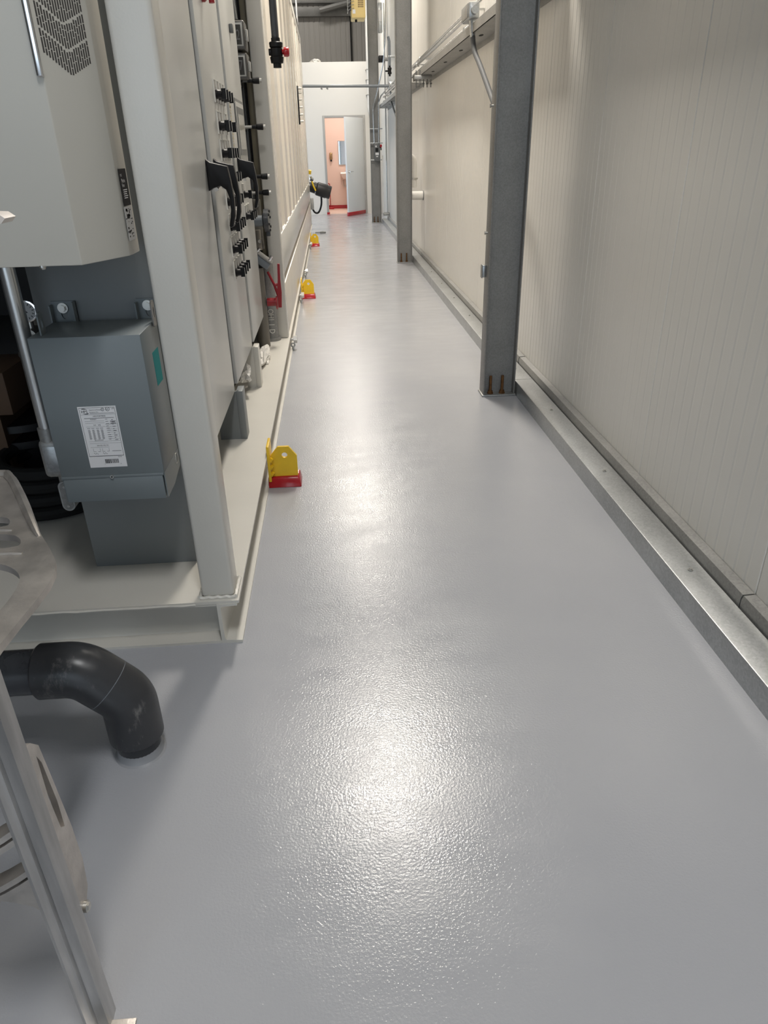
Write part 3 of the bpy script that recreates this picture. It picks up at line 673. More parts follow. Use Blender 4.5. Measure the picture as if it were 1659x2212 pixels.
for bx in (-.802, -.565):
    m = MB(); w = .068
    m.plate([(bx, 2.114, .975), (bx + w, 2.114, .975), (bx + w, 2.114, 1.038), (bx, 2.114, 1.038)], [[(bx + .032 + .009 * math.cos(a), 2.114, 1.002 + .015 * math.sin(a)) for a in [2 * PI * i / 16 for i in range(16)]]], (0, -.004, 0))
    m.box(bx, bx + .004, 2.085, 2.114, .975, 1.030); m.box(bx + w - .004, bx + w, 2.085, 2.114, .975, 1.038); br = m.build('mounting_bracket', 'hps', tx)
    m = MB(); m.cyl((bx + .032, 2.104, 1.02), (bx + .032, 2.110, 1.02), .0145, n=20); hexbolt(m, (bx + .032, 2.095, 1.02), (0, 1, 0), .0095, .01); m.build('bolt', 'steel', br)
for (lx, ly, tilt) in ((-.772, 1.93, 0), (-.508, 2.045, 1)):
    m = MB(); oy = ly
    m.plate([(lx, oy - .017, .975), (lx, oy + .017, .975), (lx, oy + .017, 1.035), (lx, oy + .01, 1.043), (lx, oy - .01, 1.043), (lx, oy - .017, 1.035)], [[(lx, oy + .007 * math.cos(a), 1.012 + .015 * math.sin(a)) for a in [2 * PI * i / 16 for i in range(16)]]], (.004, 0, 0)); m.build('lifting_lug', 'hps' if not tilt else 'plate', tx)
m = MB(); m.box(x1, x1 + .0006, 1.978, 2.048, .82, .914); m.build('teal_sticker', 'teal', tx)
m = MB(); m.torus((x1 + .0003, 2.05, .57), (1, 0, 0), .016, .0012, 30, 6); m.build('knockout_ring', 'steel', tx)
# rating label with print
lx0, lx1, lz0, lz1, LY = -.710, -.608, .619, .798, y0 - .0006
lab = MB().box(lx0, lx1, LY, y0, lz0, lz1).build('rating_label', 'paper', tx); lab['label'] = 'white printed rating label'
def R(m, u0, u1, v0, v1, Y=LY - .0003):
    W_, H_ = lx1 - lx0, lz1 - lz0
    m.box(lx0 + u0 * W_, lx0 + u1 * W_, Y, Y + .0002, lz1 - v1 * H_, lz1 - v0 * H_)
def T(m, s, size, u, v, al='LEFT'):
    m.text(s, size, (lx0 + u * (lx1 - lx0), LY - .0004, lz1 - v * (lz1 - lz0)), (1, 0, 0), (0, 0, 1), al)
m = MB()
R(m, .035, .965, .018, .022); R(m, .035, .965, .805, .812); R(m, .035, .042, .018, .81); R(m, .958, .965, .018, .81)
# logo: letters between two swooshes
T(m, 'HPS', .0105, .075, .098)
m.prism([(lx0 + .0085, LY - .0003, lz1 - .0070), (lx0 + .012, LY - .0003, lz1 - .0050), (lx0 + .018, LY - .0003, lz1 - .0052), (lx0 + .0265, LY - .0003, lz1 - .0085), (lx0 + .017, LY - .0003, lz1 - .0072)], (0, .0002, 0))
m.prism([(lx0 + .0105, LY - .0003, lz1 - .0195), (lx0 + .018, LY - .0003, lz1 - .0215), (lx0 + .0255, LY - .0003, lz1 - .0212), (lx0 + .0275, LY - .0003, lz1 - .0185), (lx0 + .019, LY - .0003, lz1 - .0198)], (0, .0002, 0))
T(m, 'Hammond Power', .0045, .29, .063); T(m, 'Solutions Inc.', .0045, .29, .096); T(m, 'HPS FORTRESS', .0052, .36, .165); T(m, 'H1   H2', .0058, .33, .308); T(m, 'X4 X3 X2 X1', .0058, .30, .642)
T(m, 'PRIMARY', .0042, .27, .215); T(m, 'SECONDARY', .0042, .27, .552)
T(m, 'UL', .0062, .735, .06); m.torus((lx0 + .0795, LY - .0003, lz1 - .0086), (0, 1, 0), .0052, .0005, 20, 4); m.torus((lx0 + .066, LY - .0003, lz1 - .0092), (0, 1, 0), .0038, .0005, 20, 4); T(m, 'S', .0052, .635, .062)
random.seed(11); u = .43
while u < .80:
    w = random.choice((.004, .007, .012, .016)); R(m, u, u + w, .865, .935); u += w + random.choice((.004, .007, .010))
T(m, '1', .0045, .40, .955); T(m, '5', .0045, .83, .955); T(m, '93230', .0042, .80, .838)
m.build('printed_text', 'ink', lab)
m = MB(); Yb = LY - .0002
for (u0, u1, v) in ((.05, .95, .128), (.12, .63, .232), (.12, .63, .262), (.12, .63, .322), (.12, .63, .565), (.12, .63, .595), (.12, .63, .66), (.64, .95, .29), (.64, .95, .325), (.64, .95, .36), (.64, .95, .39), (.64, .95, .42), (.64, .95, .455), (.64, .95, .49), (.64, .95, .525), (.64, .95, .56), (.64, .95, .595)): R(m, u0, u1, v, v + .003, Yb)
for cu in (.17, .28, .40, .51):
    R(m, cu - .03, cu + .05, .345, .352, Yb)
    for k in range(13): R(m, cu - .02 + .004 * (k % 2), cu + .035 + .006 * (k % 3), .372 + k * .0125, .378 + k * .0125, Yb)
for k in range(10): R(m, .66, .72 + .015 * (k % 3), .205 + k * .036, .212 + k * .036, Yb); R(m, .82, .86 + .04 * (k % 2), .215 + k * .036, .225 + k * .036, Yb)
R(m, .78, .93, .238, .252, Yb); R(m, .78, .93, .27, .284, Yb); R(m, .29, .93, .108, .114, Yb); R(m, .12, .9, .182, .19, Yb)
for (u0, u1) in ((.18, .36), (.42, .60)):
    R(m, u0, u0 + .006, .68, .73, Yb); R(m, u1, u1 + .006, .68, .73, Yb); R(m, u0, u0 + .07, .73, .735, Yb); R(m, u1 - .06, u1, .73, .735, Yb)
    for k in range(4): R(m, u0 + .03 * k, u0 + .02 + .03 * k, .755 + .012 * (k % 2), .765 + .012 * (k % 2), Yb)
R(m, .68, .92, .725, .732, Yb); R(m, .90, .945, .03, .035, Yb); R(m, .88, .95, .045, .05, Yb)
m.build('printed_table', 'mink', lab)

# conduit and fittings left of the box
cd = thing('vertical_conduit', (-.85, 2.0, .555), 'thick silver conduit with cast fitting, left of the transformer box', 'conduit')
MB().cyl((-.852, 2.0, .70), (-.852, 2.0, 1.30), .021, n=24).build('tube', 'pipe_alu', cd)
m = MB(); m.box(-.880, -.824, 1.972, 2.03, .555, .672, bev=.014, seg=3); m.cyl((-.852, 2.0, .66), (-.852, 2.0, .705), .026, n=20); m.cyl((-.83, 2.0, .60), (-.797, 2.0, .60), .025, n=20); m.build('conduit_body', 'galv', cd)
m = MB(); m.box(-.868, -.832, 1.9705, 1.973, .575, .655, bev=.0008); m.text('C B 7', .016, (-.842, 1.9697, .582), (0, 0, 1), (-1, 0, 0)); m.build('raised_lettering', 'galvb', cd)
cf = thing('oval_conduit_fitting', (-.865, 2.0, .44), 'small oval conduit fitting with two screws below the thick conduit', 'conduit fitting')
def oval(cx_, cz_, r, hh, Y, n=12): return [(cx_ + r * math.cos(a), Y, cz_ + hh + r * math.sin(a)) for a in [PI * i / n for i in range(n + 1)]] + [(cx_ + r * math.cos(a), Y, cz_ - hh + r * math.sin(a)) for a in [PI + PI * i / n for i in range(n + 1)]]
m = MB(); m.prism(oval(-.838, .488, .019, .030, 1.985), (0, .04, 0)); m.cyl((-.838, 2.005, .52), (-.838, 2.005, .56), .017, n=16); m.cyl((-.83, 2.01, .5), (-.795, 2.01, .5), .015, n=14); m.build('body', 'galv', cf)
m = MB(); m.prism(oval(-.838, .488, .014, .030, 1.983), (0, .003, 0)); m.build('cover', 'galvd', cf)
for dz in (.032, -.032): MB().cyl((-.838, 1.981, .488 + dz), (-.838, 1.984, .488 + dz), .004, n=10).build('screw', 'steel', cf)

# dark machinery in the shade behind
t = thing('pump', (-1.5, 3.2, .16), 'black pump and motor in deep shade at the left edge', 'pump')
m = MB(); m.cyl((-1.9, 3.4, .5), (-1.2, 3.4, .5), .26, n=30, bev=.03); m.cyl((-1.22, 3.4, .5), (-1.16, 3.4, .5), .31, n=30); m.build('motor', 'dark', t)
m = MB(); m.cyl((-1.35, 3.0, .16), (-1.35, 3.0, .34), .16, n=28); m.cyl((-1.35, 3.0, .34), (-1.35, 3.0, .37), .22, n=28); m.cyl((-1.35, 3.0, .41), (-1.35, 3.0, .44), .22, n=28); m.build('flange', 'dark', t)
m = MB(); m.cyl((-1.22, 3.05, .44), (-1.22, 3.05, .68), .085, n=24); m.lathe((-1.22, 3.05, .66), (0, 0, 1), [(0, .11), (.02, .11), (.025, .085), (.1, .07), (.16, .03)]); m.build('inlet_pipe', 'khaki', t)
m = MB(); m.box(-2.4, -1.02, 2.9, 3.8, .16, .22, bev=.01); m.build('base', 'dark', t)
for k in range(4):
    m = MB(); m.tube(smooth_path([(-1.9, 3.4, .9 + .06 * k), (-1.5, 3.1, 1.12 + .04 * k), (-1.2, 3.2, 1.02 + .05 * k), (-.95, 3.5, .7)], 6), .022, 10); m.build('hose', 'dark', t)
t = thing('pressure_gauge', (-1.205, 2.9, .8), 'round pressure gauge with silver rim beside the thick conduit', 'gauge')
m = MB(); m.lathe((-1.205, 2.94, .868), (0, -1, 0), [(0, .040), (.03, .040), (.034, .042), (.036, .036)], 30); m.build('case', 'chrome', t)
m = MB(); m.cyl((-1.205, 2.906, .868), (-1.205, 2.9035, .868), .036, n=30); d = m.build('dial', 'greyp', t)  # dial greyed to stand in for the shade around it
m = MB()
for k in range(11):
    a = math.radians(-45 + 27 * k); m.box(-.0012, .0012, -.0004, .0004, .024, .032, mtx=Matrix.Translation((-1.205, 2.9028, .868)) @ Matrix.Rotation(a + PI * .25, 4, 'Y'))
m.box(-.0015, .0015, -.0004, .0004, -.008, .027, mtx=Matrix.Translation((-1.205, 2.9026, .868)) @ Matrix.Rotation(math.radians(-48), 4, 'Y')); m.build('needle_and_marks', 'ink', d)
m = MB(); m.cyl((-1.205, 2.92, .76), (-1.205, 2.92, .83), .012); m.cyl((-1.205, 2.88, .775), (-1.205, 2.96, .775), .028, n=16); hexbolt(m, (-1.205, 2.87, .775), (0, 1, 0), .018, .02); m.build('stem', 'steel', t)
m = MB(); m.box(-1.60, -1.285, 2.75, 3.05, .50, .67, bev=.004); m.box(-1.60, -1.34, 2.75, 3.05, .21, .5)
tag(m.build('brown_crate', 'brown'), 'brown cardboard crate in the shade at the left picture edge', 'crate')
t = thing('coiled_hose', (-1.12, 2.62, .16), 'coil of black hose on the deck left of the mounting panel', 'hose')
m = MB()
for k in range(4): m.torus((-1.18 + .01 * k, 2.72, .19 + .05 * k), (0, 0, 1), .24 - .012 * k, .026, 44, 10)
m.build('coil', 'blackm', t)
m = MB(); m.tube(smooth_path([(-1.0, 2.9, .3), (-.98, 3.0, .5), (-1.05, 3.2, .8), (-1.3, 3.3, .95)], 6), .026, 10); m.build('hose_end', 'blackm', t)
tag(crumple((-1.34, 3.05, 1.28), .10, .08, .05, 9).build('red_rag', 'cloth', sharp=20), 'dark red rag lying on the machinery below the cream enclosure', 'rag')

# ------------------------------------------------------------------ recess between cabinet and post
m = MB(); m.box(-.515, -.462, 5.58, 5.63, .16, 3.1, bev=.004)
tag(m.build('tan_strut', 'tan'), 'tan vertical strut channel in the gap beside the control cabinet', 'strut')
m = MB(); m.box(-.545, -.525, 5.5, 5.55, .16, 3.1, bev=.004)
tag(m.build('dark_riser_pipe', 'switchbox'), 'dark vertical riser in the gap beside the control cabinet', 'pipe')
for i, (z0, z1, num, lab_) in enumerate(((1.955, 2.105, '2', 'upper grey display box beside the control cabinet top'), (1.80, 1.942, '7', 'lower grey display box beside the control cabinet, showing a seven'))):
    t = thing('display_box', (-.5, 5.15, z0), lab_, 'display box', 'display boxes beside the cabinet')
    m = MB(); m.box(-.60, -.452, 5.10, 5.25, z0, z1, bev=.012, seg=3); m.build('case', 'clear', t)
    m = MB(); m.box(-.58, -.466, 5.094, 5.101, z0 + .018, z1 - .016, bev=.002); fr = m.build('cover_frame', 'bezel', t)
    m = MB(); m.box(-.575, -.475, 5.092, 5.095, z0 + .026, z1 - .024); m.build('display', 'lcd', fr)
    m = MB(); m.text(num, .075, (-.493, 5.0912, z0 + .05), (1, 0, 0), (0, 0, 1), 'CENTER', .6); m.build('numeral', 'mink', fr)
    m = MB(); m.box(-.452, -.438, 5.11, 5.15, z0 + .045, z1 - .045, bev=.003); m.build('latch', 'bezel', t)
    m = MB(); m.box(-.56, -.50, 5.25, 5.58, z0 + .06, z0 + .08); m.build('arm', 'switchbox', t)
for i, z in enumerate((1.800, 1.548, 1.262, 1.166)):
    t = thing('lever_handle', (-.45, 5.16, z), ['topmost black lever handle, under the display boxes', 'second black lever handle from the top, beside the touch screen', 'third black lever handle from the top', 'lowest black lever handle, above the round grey flange'][i] + ' in the cabinet gap', 'handle', 'lever handles in the gap')
    m = MB(); m.cyl((-.60, 5.16, z), (-.46, 5.16, z), .009, n=12); m.box(-.56, -.53, 5.16, 5.6, z - .012, z + .012); m.build('shaft', 'steel' if i else 'switchbox', t)
    m = MB(); m.lathe((-.468, 5.16, z), (1, 0, 0), [(0, .011), (.03, .012), (.034, .017), (.07, .019), (.074, .012)], 18); m.build('grip', 'black', t)
    m = MB(); m.cyl((-.396, 5.16, z), (-.382, 5.16, z), .013, n=14); m.build('end_cap', 'steel', t)
t = thing('flanged_pipe', (-.45, 5.05, .9), 'dark blue-grey pipe stub with round flange in the cabinet gap', 'pipe flange')
m = MB(); m.cyl((-.62, 5.08, 1.0), (-.43, 5.08, 1.0), .034, n=24); m.build('stub', 'pvcl', t)
m = MB(); m.lathe((-.446, 5.08, 1.0), (1, 0, 0), [(0, .045), (.008, .05), (.010, .072), (.04, .072), (.043, .060)], 30); m.box(-.43, -.402, 5.06, 5.10, .905, .94, bev=.004); m.build('flange', 'pvcg', t)
for k in range(6):
    a = k * PI / 3 + .3; m = MB(); hexbolt(m, (-.404, 5.08 + .058 * math.cos(a), 1.0 + .058 * math.sin(a)), (1, 0, 0), .009, .008); m.build('bolt', 'black', t)
t = thing('pipe_bracket', (-.5, 5.3, 1.09), 'grey steel pipe bracket with bolts in the cabinet gap', 'bracket')
MB().box(-.54, -.47, 5.27, 5.30, .80, 1.12, bev=.004).build('plate', 'khaki', t)
MB().cyl((-.51, 5.24, .80), (-.51, 5.24, .93), .028).build('socket', 'khaki', t)
for z in (1.085, .86): MB().cyl((-.49, 5.2, z), (-.49, 5.275, z), .012, n=12).build('bolt', 'chrome', t)
t = thing('bolted_cap', (-.49, 5.1, .66), 'sloping blue-grey cap with chrome bolts above the red valve lever', 'pipe cap')
Mx = Matrix.Translation((-.475, 5.12, .745)) @ Matrix.Rotation(math.radians(38), 4, 'Y')
m = MB(); m.box(-.10, .055, -.06, .06, -.028, .02, bev=.006, mtx=Mx); m.build('cap', 'pvcl', t)
m = MB(); m.box(-.10, .06, -.065, .065, .02, .032, bev=.003, mtx=Mx); m.build('rim', 'galvd', t)
for (a, b) in ((-.06, -.045), (-.06, .0), (.035, -.045), (.035, .0), (.035, .04)):
    p = Mx @ V((a, b, .03)); q = Mx @ V((a, b, .055)); MB().cyl(p, q, .009, n=12).build('bolt', 'chrome', t)
m = MB(); m.cyl((-.52, 5.12, .16), (-.52, 5.12, .70), .045, n=20); m.build('riser', 'khaki', t)
t = thing('butterfly_valve', (-.46, 5.25, .2), 'grey round valve with dark red squeeze lever in the cabinet gap', 'valve')
m = MB(); m.cyl((-.60, 5.24, .46), (-.60, 5.27, .46), .118, n=44); m.torus((-.60, 5.238, .46), (0, 1, 0), .112, .004, 44, 6); m.cyl((-.60, 5.20, .36), (-.60, 5.235, .36), .112, n=44); m.torus((-.60, 5.198, .36), (0, 1, 0), .107, .004, 44, 6); m.cyl((-.56, 5.25, .47), (-.46, 5.13, .47), .022); m.build('valve_body', 'panel', t)
for k in range(10):
    a = k * PI / 5 + .2; m = MB(); m.cyl((-.60 + .092 * math.cos(a), 5.185, .36 + .092 * math.sin(a)), (-.60 + .092 * math.cos(a), 5.2, .36 + .092 * math.sin(a)), .010, n=12); m.build('bolt', 'steel', t)
m = MB(); m.cyl((-.47, 5.12, .468), (-.405, 5.12, .468), .028, n=18); m.cyl((-.408, 5.12, .462), (-.398, 5.12, .462), .045, n=22); m.build('lever_hub', 'redd', t)
m = MB(); m.prism([(-.395, 5.11, .43), (-.372, 5.11, .43), (-.364, 5.11, .53), (-.366, 5.11, .62), (-.362, 5.11, .72), (-.378, 5.11, .722), (-.384, 5.11, .62), (-.396, 5.11, .54)], (0, .02, 0)); m.build('lever', 'redd', t)
m = MB(); m.tube([(-.388, 5.12, .50), (-.41, 5.12, .58), (-.448, 5.12, .672)], .0085, 10); m.cyl((-.405, 5.11, .585), (-.39, 5.11, .585), .010, n=10); m.build('latch_lever', 'redd', t)
t = thing('lettered_pipe', (-.45, 5.3, .16), 'grey vertical pipe with white letters under the red lever', 'pipe')
m = MB(); m.cyl((-.475, 5.31, .17), (-.475, 5.31, .74), .05, n=28); m.cyl((-.475, 5.31, .16), (-.475, 5.31, .18), .065, n=28); m.build('tube', 'galvd', t)
for k, ch in enumerate('OHIID'):
    MB().text(ch, .058, (-.485, 5.2585, .395 - k * .036), (0, 0, -1), (1, 0, 0), 'LEFT', .8).build('white_letter', 'ivory', t)
t = thing('cable_bundle', (-.54, 5.2, 2.1), 'bundle of dark cables above the display boxes beside the cabinet', 'cable')
for k in range(3):
    m = MB(); m.tube(smooth_path([(-.60, 5.2 + .03 * k, 2.7), (-.54 - .02 * k, 5.2 + .03 * k, 2.4), (-.51 - .02 * k, 5.2, 2.12)], 6), .014, 10); m.build('cable', 'switchbox', t)
m = MB(); m.tube(smooth_path([(-.50, 5.14, 1.80), (-.53, 5.13, 1.74), (-.545, 5.12, 1.6)], 6), .006, 8)
tag(m.build('thin_cable', 'black'), 'thin black cable looping below the topmost lever handle', 'cable')
tag(crumple((-.545, 3.98, .28), .045, .07, .06, 21).build('torn_plastic', 'plastic', sharp=18), 'torn white plastic sheeting hanging in the dark under the cabinet', 'plastic wrap')
tag(crumple((-.485, 4.75, .185), .035, .22, .035, 33).build('folded_plastic', 'plastic', sharp=18), 'folded white plastic sheet on the deck beside the rear cabinet stand', 'plastic wrap')

# hanging black pipe with union valve
t = thing('hanging_pipe', (-.27, 5.0, 1.85), 'black pipe hanging down over the aisle edge, ending in a valve with red knob', 'pipe')
hx, hy = -.268, 5.0
m = MB(); m.tube([(hx, hy, 1.97), (hx, hy, 2.72)] + arc((hx - .06, hy, 2.74), (1, 0, 0), (0, 0, 1), .06, 0, PI / 2, 6) + [(-1.1, hy, 2.80)], .0215, 18); m.build('tube', 'pvcg', t)
m = MB(); m.lathe((hx, hy, 1.85), (0, 0, 1), [(0, .024), (.022, .024), (.024, .036), (.05, .040), (.054, .041), (.056, .034), (.062, .036), (.098, .036), (.1, .030), (.104, .038), (.126, .040), (.13, .036), (.132, .026), (.15, .026)], 28); m.cyl((hx - .045, hy, 1.93), (hx - .02, hy, 1.93), .018); m.build('union_valve', 'black', t)
m = MB(); m.lathe((hx + .03, hy, 1.93), (1, 0, 0), [(0, .012), (.012, .014), (.014, .024), (.036, .026), (.044, .022), (.046, .012)], 24); m.build('red_knob', 'red', t)

# ------------------------------------------------------------------ yellow bracket row, bolts, connector
def yellow_bracket(Y):
    t = thing('anchor_bracket', (-.27, Y, 0), '', 'bracket', 'yellow and red brackets along the container foot')
    xa, xb = -.333, -.212
    out = [(xa, Y, .02), (xb, Y, .02), (xb, Y, .145), (xb - .035, Y, .192), (xb - .085, Y, .192), (xa, Y, .150)]
    m = MB(); m.plate(out, [[(-.268 + .0135 * math.cos(a), Y, .150 + .0135 * math.sin(a)) for a in [2 * PI * i / 22 for i in range(22)]]], (0, .014, 0)); m.build('lug_plate', 'yellow', t)
    m = MB(); m.box(-.347, -.335, Y - .03, Y + .09, .03, .205, bev=.0015); m.build('side_plate', 'yellow', t)
    for z in (.055, .09, .125): MB().cyl((-.337, Y - .012, z), (-.325, Y - .012, z + .016), .009, n=10).build('weld_lug', 'yellow', t)
    m = MB(); b0 = [(-.352, Y - .035, 0), (-.197, Y - .035, 0), (-.197, Y + .085, 0), (-.352, Y + .085, 0)]; b1 = [(-.352, Y - .012, .045), (-.210, Y - .012, .045), (-.204, Y + .055, .052), (-.352, Y + .06, .045)]
    a = [m.bm.verts.new(p) for p in b0]; b = [m.bm.verts.new(p) for p in b1]; m.bm.faces.new(a[::-1]); m.bm.faces.new(b)
    for i in range(4): m.bm.faces.new((a[i], a[(i + 1) % 4], b[(i + 1) % 4], b[i]))
    bmesh.ops.bevel(m.bm, geom=list(m.bm.edges), offset=.005, segments=2, affect='EDGES', profile=.5); m.build('red_base', 'red', t)
    return t
yb = yellow_bracket(3.06); yb['label'] = 'nearest and largest yellow bracket with red base at the container foot'
dup(yb, (-.27, 7.83, 0), 'second yellow bracket with red base down the aisle')
dup(yb, (-.27, 12.5, 0), 'farthest yellow bracket with red base at the container foot')
def lev_bolt(Y):
    t = thing('levelling_bolt', (-.33, Y, 0), '', 'bolt', 'levelling bolts along the container foot')
    m = MB(); m.cyl((-.40, Y, .085), (-.33, Y, .085), .012, n=14); hexbolt(m, (-.338, Y, .085), (1, 0, 0), .030, .028); m.build('hex_head', 'steel', t)
    m = MB(); m.torus((-.345, Y, .04), (0, 1, 0), .014, .006, 18, 8); m.cyl((-.345, Y, .0), (-.345, Y, .035), .010, n=12); m.build('foot_clip', 'galvb', t)
    return t
lb = lev_bolt(5.62); lb['label'] = 'nearest hex levelling bolt at the container foot, beside the intermediate post'
dup(lb, (-.33, 7.55, 0), 'hex levelling bolt just in front of the second yellow bracket')
dup(lb, (-.33, 9.2, 0), 'hex levelling bolt between the second and farthest yellow brackets')
dup(lb, (-.33, 12.1, 0), 'hex levelling bolt just in front of the farthest yellow bracket')
t = thing('cable_connector', (-.15, 14.9, .6), 'thick black cylindrical cable connector at the far container end', 'connector')
m = MB(); m.cyl((-.36, 14.9, .82), (-.24, 14.9, .775), .10, n=26); m.lathe((-.24, 14.9, .775), (.94, 0, -.30), [(0, .105), (.02, .12), (.2, .125), (.22, .115), (.26, .12), (.285, .11)], 28); m.build('barrel', 'dark', t)
m = MB(); m.tube([(-.31, 14.79, .90), (-.29, 14.77, .83), (-.25, 14.78, .74)], .014, 8); m.cyl((-.345, 14.8, 1.03), (-.335, 14.78, 1.09), .03, n=10); m.build('yellow_tag', 'yellow', t)
m = MB(); m.lathe((-.33, 14.85, .92), (.5, 0, .8), [(0, .03), (.03, .05), (.06, .03)], 14); m.cyl((-.36, 14.9, .9), (-.28, 14.9, .86), .05); m.build('coupling_ring', 'chrome', t)
m = MB(); m.tube(smooth_path([(-.15, 14.9, .66), (-.16, 14.9, .48), (-.22, 14.9, .35), (-.30, 14.9, .36), (-.36, 14.85, .5)], 8), .018, 10); m.build('cable_loop', 'black', t)
m = MB(); m.box(-.363, -.30, 14.62, 14.7, .42, .62, bev=.01); m.build('mounting_box', 'galv', t)
m = MB(); m.tube([(-.30, 14.66, .012), (-.24, 14.63, .012), (-.20, 14.60, .013)], .008, 8); m.cyl((-.21, 14.61, .016), (-.10, 14.58, .016), .016, n=12); m.cyl((-.16, 14.597, .016), (-.145, 14.593, .016), .022, n=12)
tag(m.build('dropped_coupling', 'galv'), 'small grey hose coupling lying on the floor by the container end', 'hose coupling')

# ------------------------------------------------------------------ floor drain pipe in the foreground
t = thing('drain_pipe', (-.62, 1.37, 0), 'dark grey pvc drain pipe with two elbows bending down into the floor', 'pipe')
py_ = 1.42; zc = .28; PR = .0685
m = MB(); m.cyl((-1.6, py_, zc), (-.76, py_, zc), .056, n=36); m.build('supply_pipe', 'pvcg', t)
e1 = [V((-.768, py_, zc)), V((-.763, py_, zc)), V((-.735, py_, zc))]
e1 += [V((-.703 + .085 * math.sin(a), py_, zc - .085 * (1 - math.cos(a)))) for a in [math.radians(45) * i / 8 for i in range(0, 9)]]
d45 = V((math.sqrt(.5), 0, -math.sqrt(.5))); e1 += [e1[-1] + d45 * .040]
m = MB(); m.tube(e1, PR, 36, rs=[PR - .004] + [PR] * (len(e1) - 1)); m.build('elbow', 'pvcs', t)
s = e1[-1]
e2 = [s + d45 * .0015, s + d45 * .030]
c0 = e2[-1]; R2 = .075; k45 = math.radians(45)
e2 += [c0 + V((R2 * (math.cos(k45 - a) - math.cos(k45)), 0, -R2 * (math.sin(k45) - math.sin(k45 - a)))) for a in [k45 * i / 8 for i in range(1, 9)]]
xv = e2[-1].x
e2 += [V((xv, py_, .062)), V((xv, py_, .057))]
m = MB(); m.tube(e2, PR, 36, rs=[PR] * (len(e2) - 1) + [PR - .004]); m.build('elbow', 'pvcs', t)
m = MB(); m.torus(s + d45 * .001, d45, PR - .0006, .0011, 40, 6); m.build('joint_line', 'pvcl', t)
m = MB(); m.cyl((xv, py_, 0), (xv, py_, .08), .056, n=36); m.build('riser', 'pvcs', t)
m = MB(); m.lathe((xv, py_, 0.0), (0, 0, 1), [(0, .066), (.003, .060), (.010, .0572), (.022, .0568), (.026, .056)], 36); m.build('paint_collar', mat('floor_paint_smear', (.30, .305, .32), .3), t)

# ------------------------------------------------------------------ aluminium hand truck in the left foreground
ht = thing('hand_truck', (-.72, .85, 0), 'worn cast aluminium hand truck cut by the left edge, with slotted plate', 'hand truck')
def rail_profile(x, y, z0, z1):
    m = MB(); w = .048; p = []
    pts = [(-w / 2, .0), (-w / 2 + .004, -.007), (-w / 2 + .010, -.009), (-w / 2 + .015, -.004), (-.004, -.003), (-.001, .002), (.003, -.003), (w / 2 - .008, -.004), (w / 2 - .002, -.006), (w / 2, 0), (w / 2, .026), (-w / 2, .026)]
    m.prism([(x + a, y + b, z0) for a, b in pts], (0, 0, z1 - z0)); return m
for x in (-.493, -.96): rail_profile(x, .75, .0, 1.02).build('rail', 'alub', ht)
m = MB(); m.plate([(-.485, .796, .643), (-.485, .815, .620), (-.485, .823, .536), (-.485, .833, .42), (-.485, .834, .34), (-.485, .824, .285), (-.485, .800, .262), (-.485, .772, .268), (-.485, .772, .655)], [[(-.485, .801, .612), (-.485, .809, .590), (-.485, .816, .50), (-.485, .814, .445), (-.485, .803, .455), (-.485, .797, .53)]], (.010, 0, 0)); m.build('wheel_bracket', 'alu', ht)
m = MB(); m.cyl((-.487, .795, .270), (-.469, .795, .270), .010, n=14); hexbolt(m, (-.471, .795, .270), (1, 0, 0), .007, .005); m.build('bolt', 'steel', ht)
for (z, dz) in ((.625, .055), (.525, .055), (.435, .05)):
    m = MB(); P1 = []
    for i in range(17):
        s_ = i / 16; x = -.506 + (-.936 + .506) * s_; bow = 4 * s_ * (1 - s_)
        P1.append(V((x, .765 - .0 * bow, z - .085 * bow)))
    for off in (0, -.018):
        for a, b in zip(P1, P1[1:]):
            m.prism([(a.x, .750, a.z + off), (b.x, .750, b.z + off), (b.x, .750, b.z + off - .012), (a.x, .750, a.z + off - .012)], (0, .03, 0))
    m.build('rung', 'alu', ht)
m = MB(); top = [(-.505 - .43 * i / 16, .757, .40 - .02 * math.sin(PI * i / 16)) for i in range(17)]; bot = [(-.505 - .43 * i / 16, .757, .305 + .075 * math.sin(PI * i / 16) ** .6) for i in range(17)]
for i in range(16): m.prism([top[i], top[i + 1], bot[i + 1], bot[i]], (0, .02, 0))
m.build('arched_brace', 'alu', ht)
Z = .75
outer = [(-1.0, 1.555, Z), (-.80, 1.556, Z), (-.757, 1.535, Z), (-.705, 1.45, Z), (-.66, 1.37, Z), (-.60, 1.259, Z), (-.554, 1.185, Z), (-.529, 1.14, Z), (-.518, 1.104, Z), (-.514, 1.06, Z), (-.518, 1.0, Z), (-.523, .955, Z), (-.528, .894, Z), (-.530, .80, Z), (-.505, .775, Z), (-.94, .775, Z), (-.95, 1.0, Z), (-1.0, 1.2, Z)]
def rounded(pts, n=4):
    """closed loop with softened corners"""
    P_ = [V(p) for p in pts]
    for _ in range(2):
        Q = []
        for a, b in zip(P_, P_[1:] + P_[:1]): Q += [a.lerp(b, .25), a.lerp(b, .75)]
        P_ = Q
    return P_
holes = [rounded(h) for h in ([(-.86, 1.335, Z), (-.695, 1.335, Z), (-.670, 1.305, Z), (-.675, 1.282, Z), (-.86, 1.280, Z)],
         [(-.86, 1.258, Z), (-.655, 1.258, Z), (-.618, 1.225, Z), (-.618, 1.192, Z), (-.86, 1.192, Z)],
         [(-.86, 1.150, Z), (-.66, 1.150, Z), (-.605, 1.13, Z), (-.566, 1.085, Z), (-.562, 1.01, Z), (-.572, .95, Z), (-.60, .85, Z), (-.86, .85, Z)])]
m = MB(); m.plate(outer, holes, (0, 0, -.014)); npl = m.build('slotted_plate', 'alu', ht)
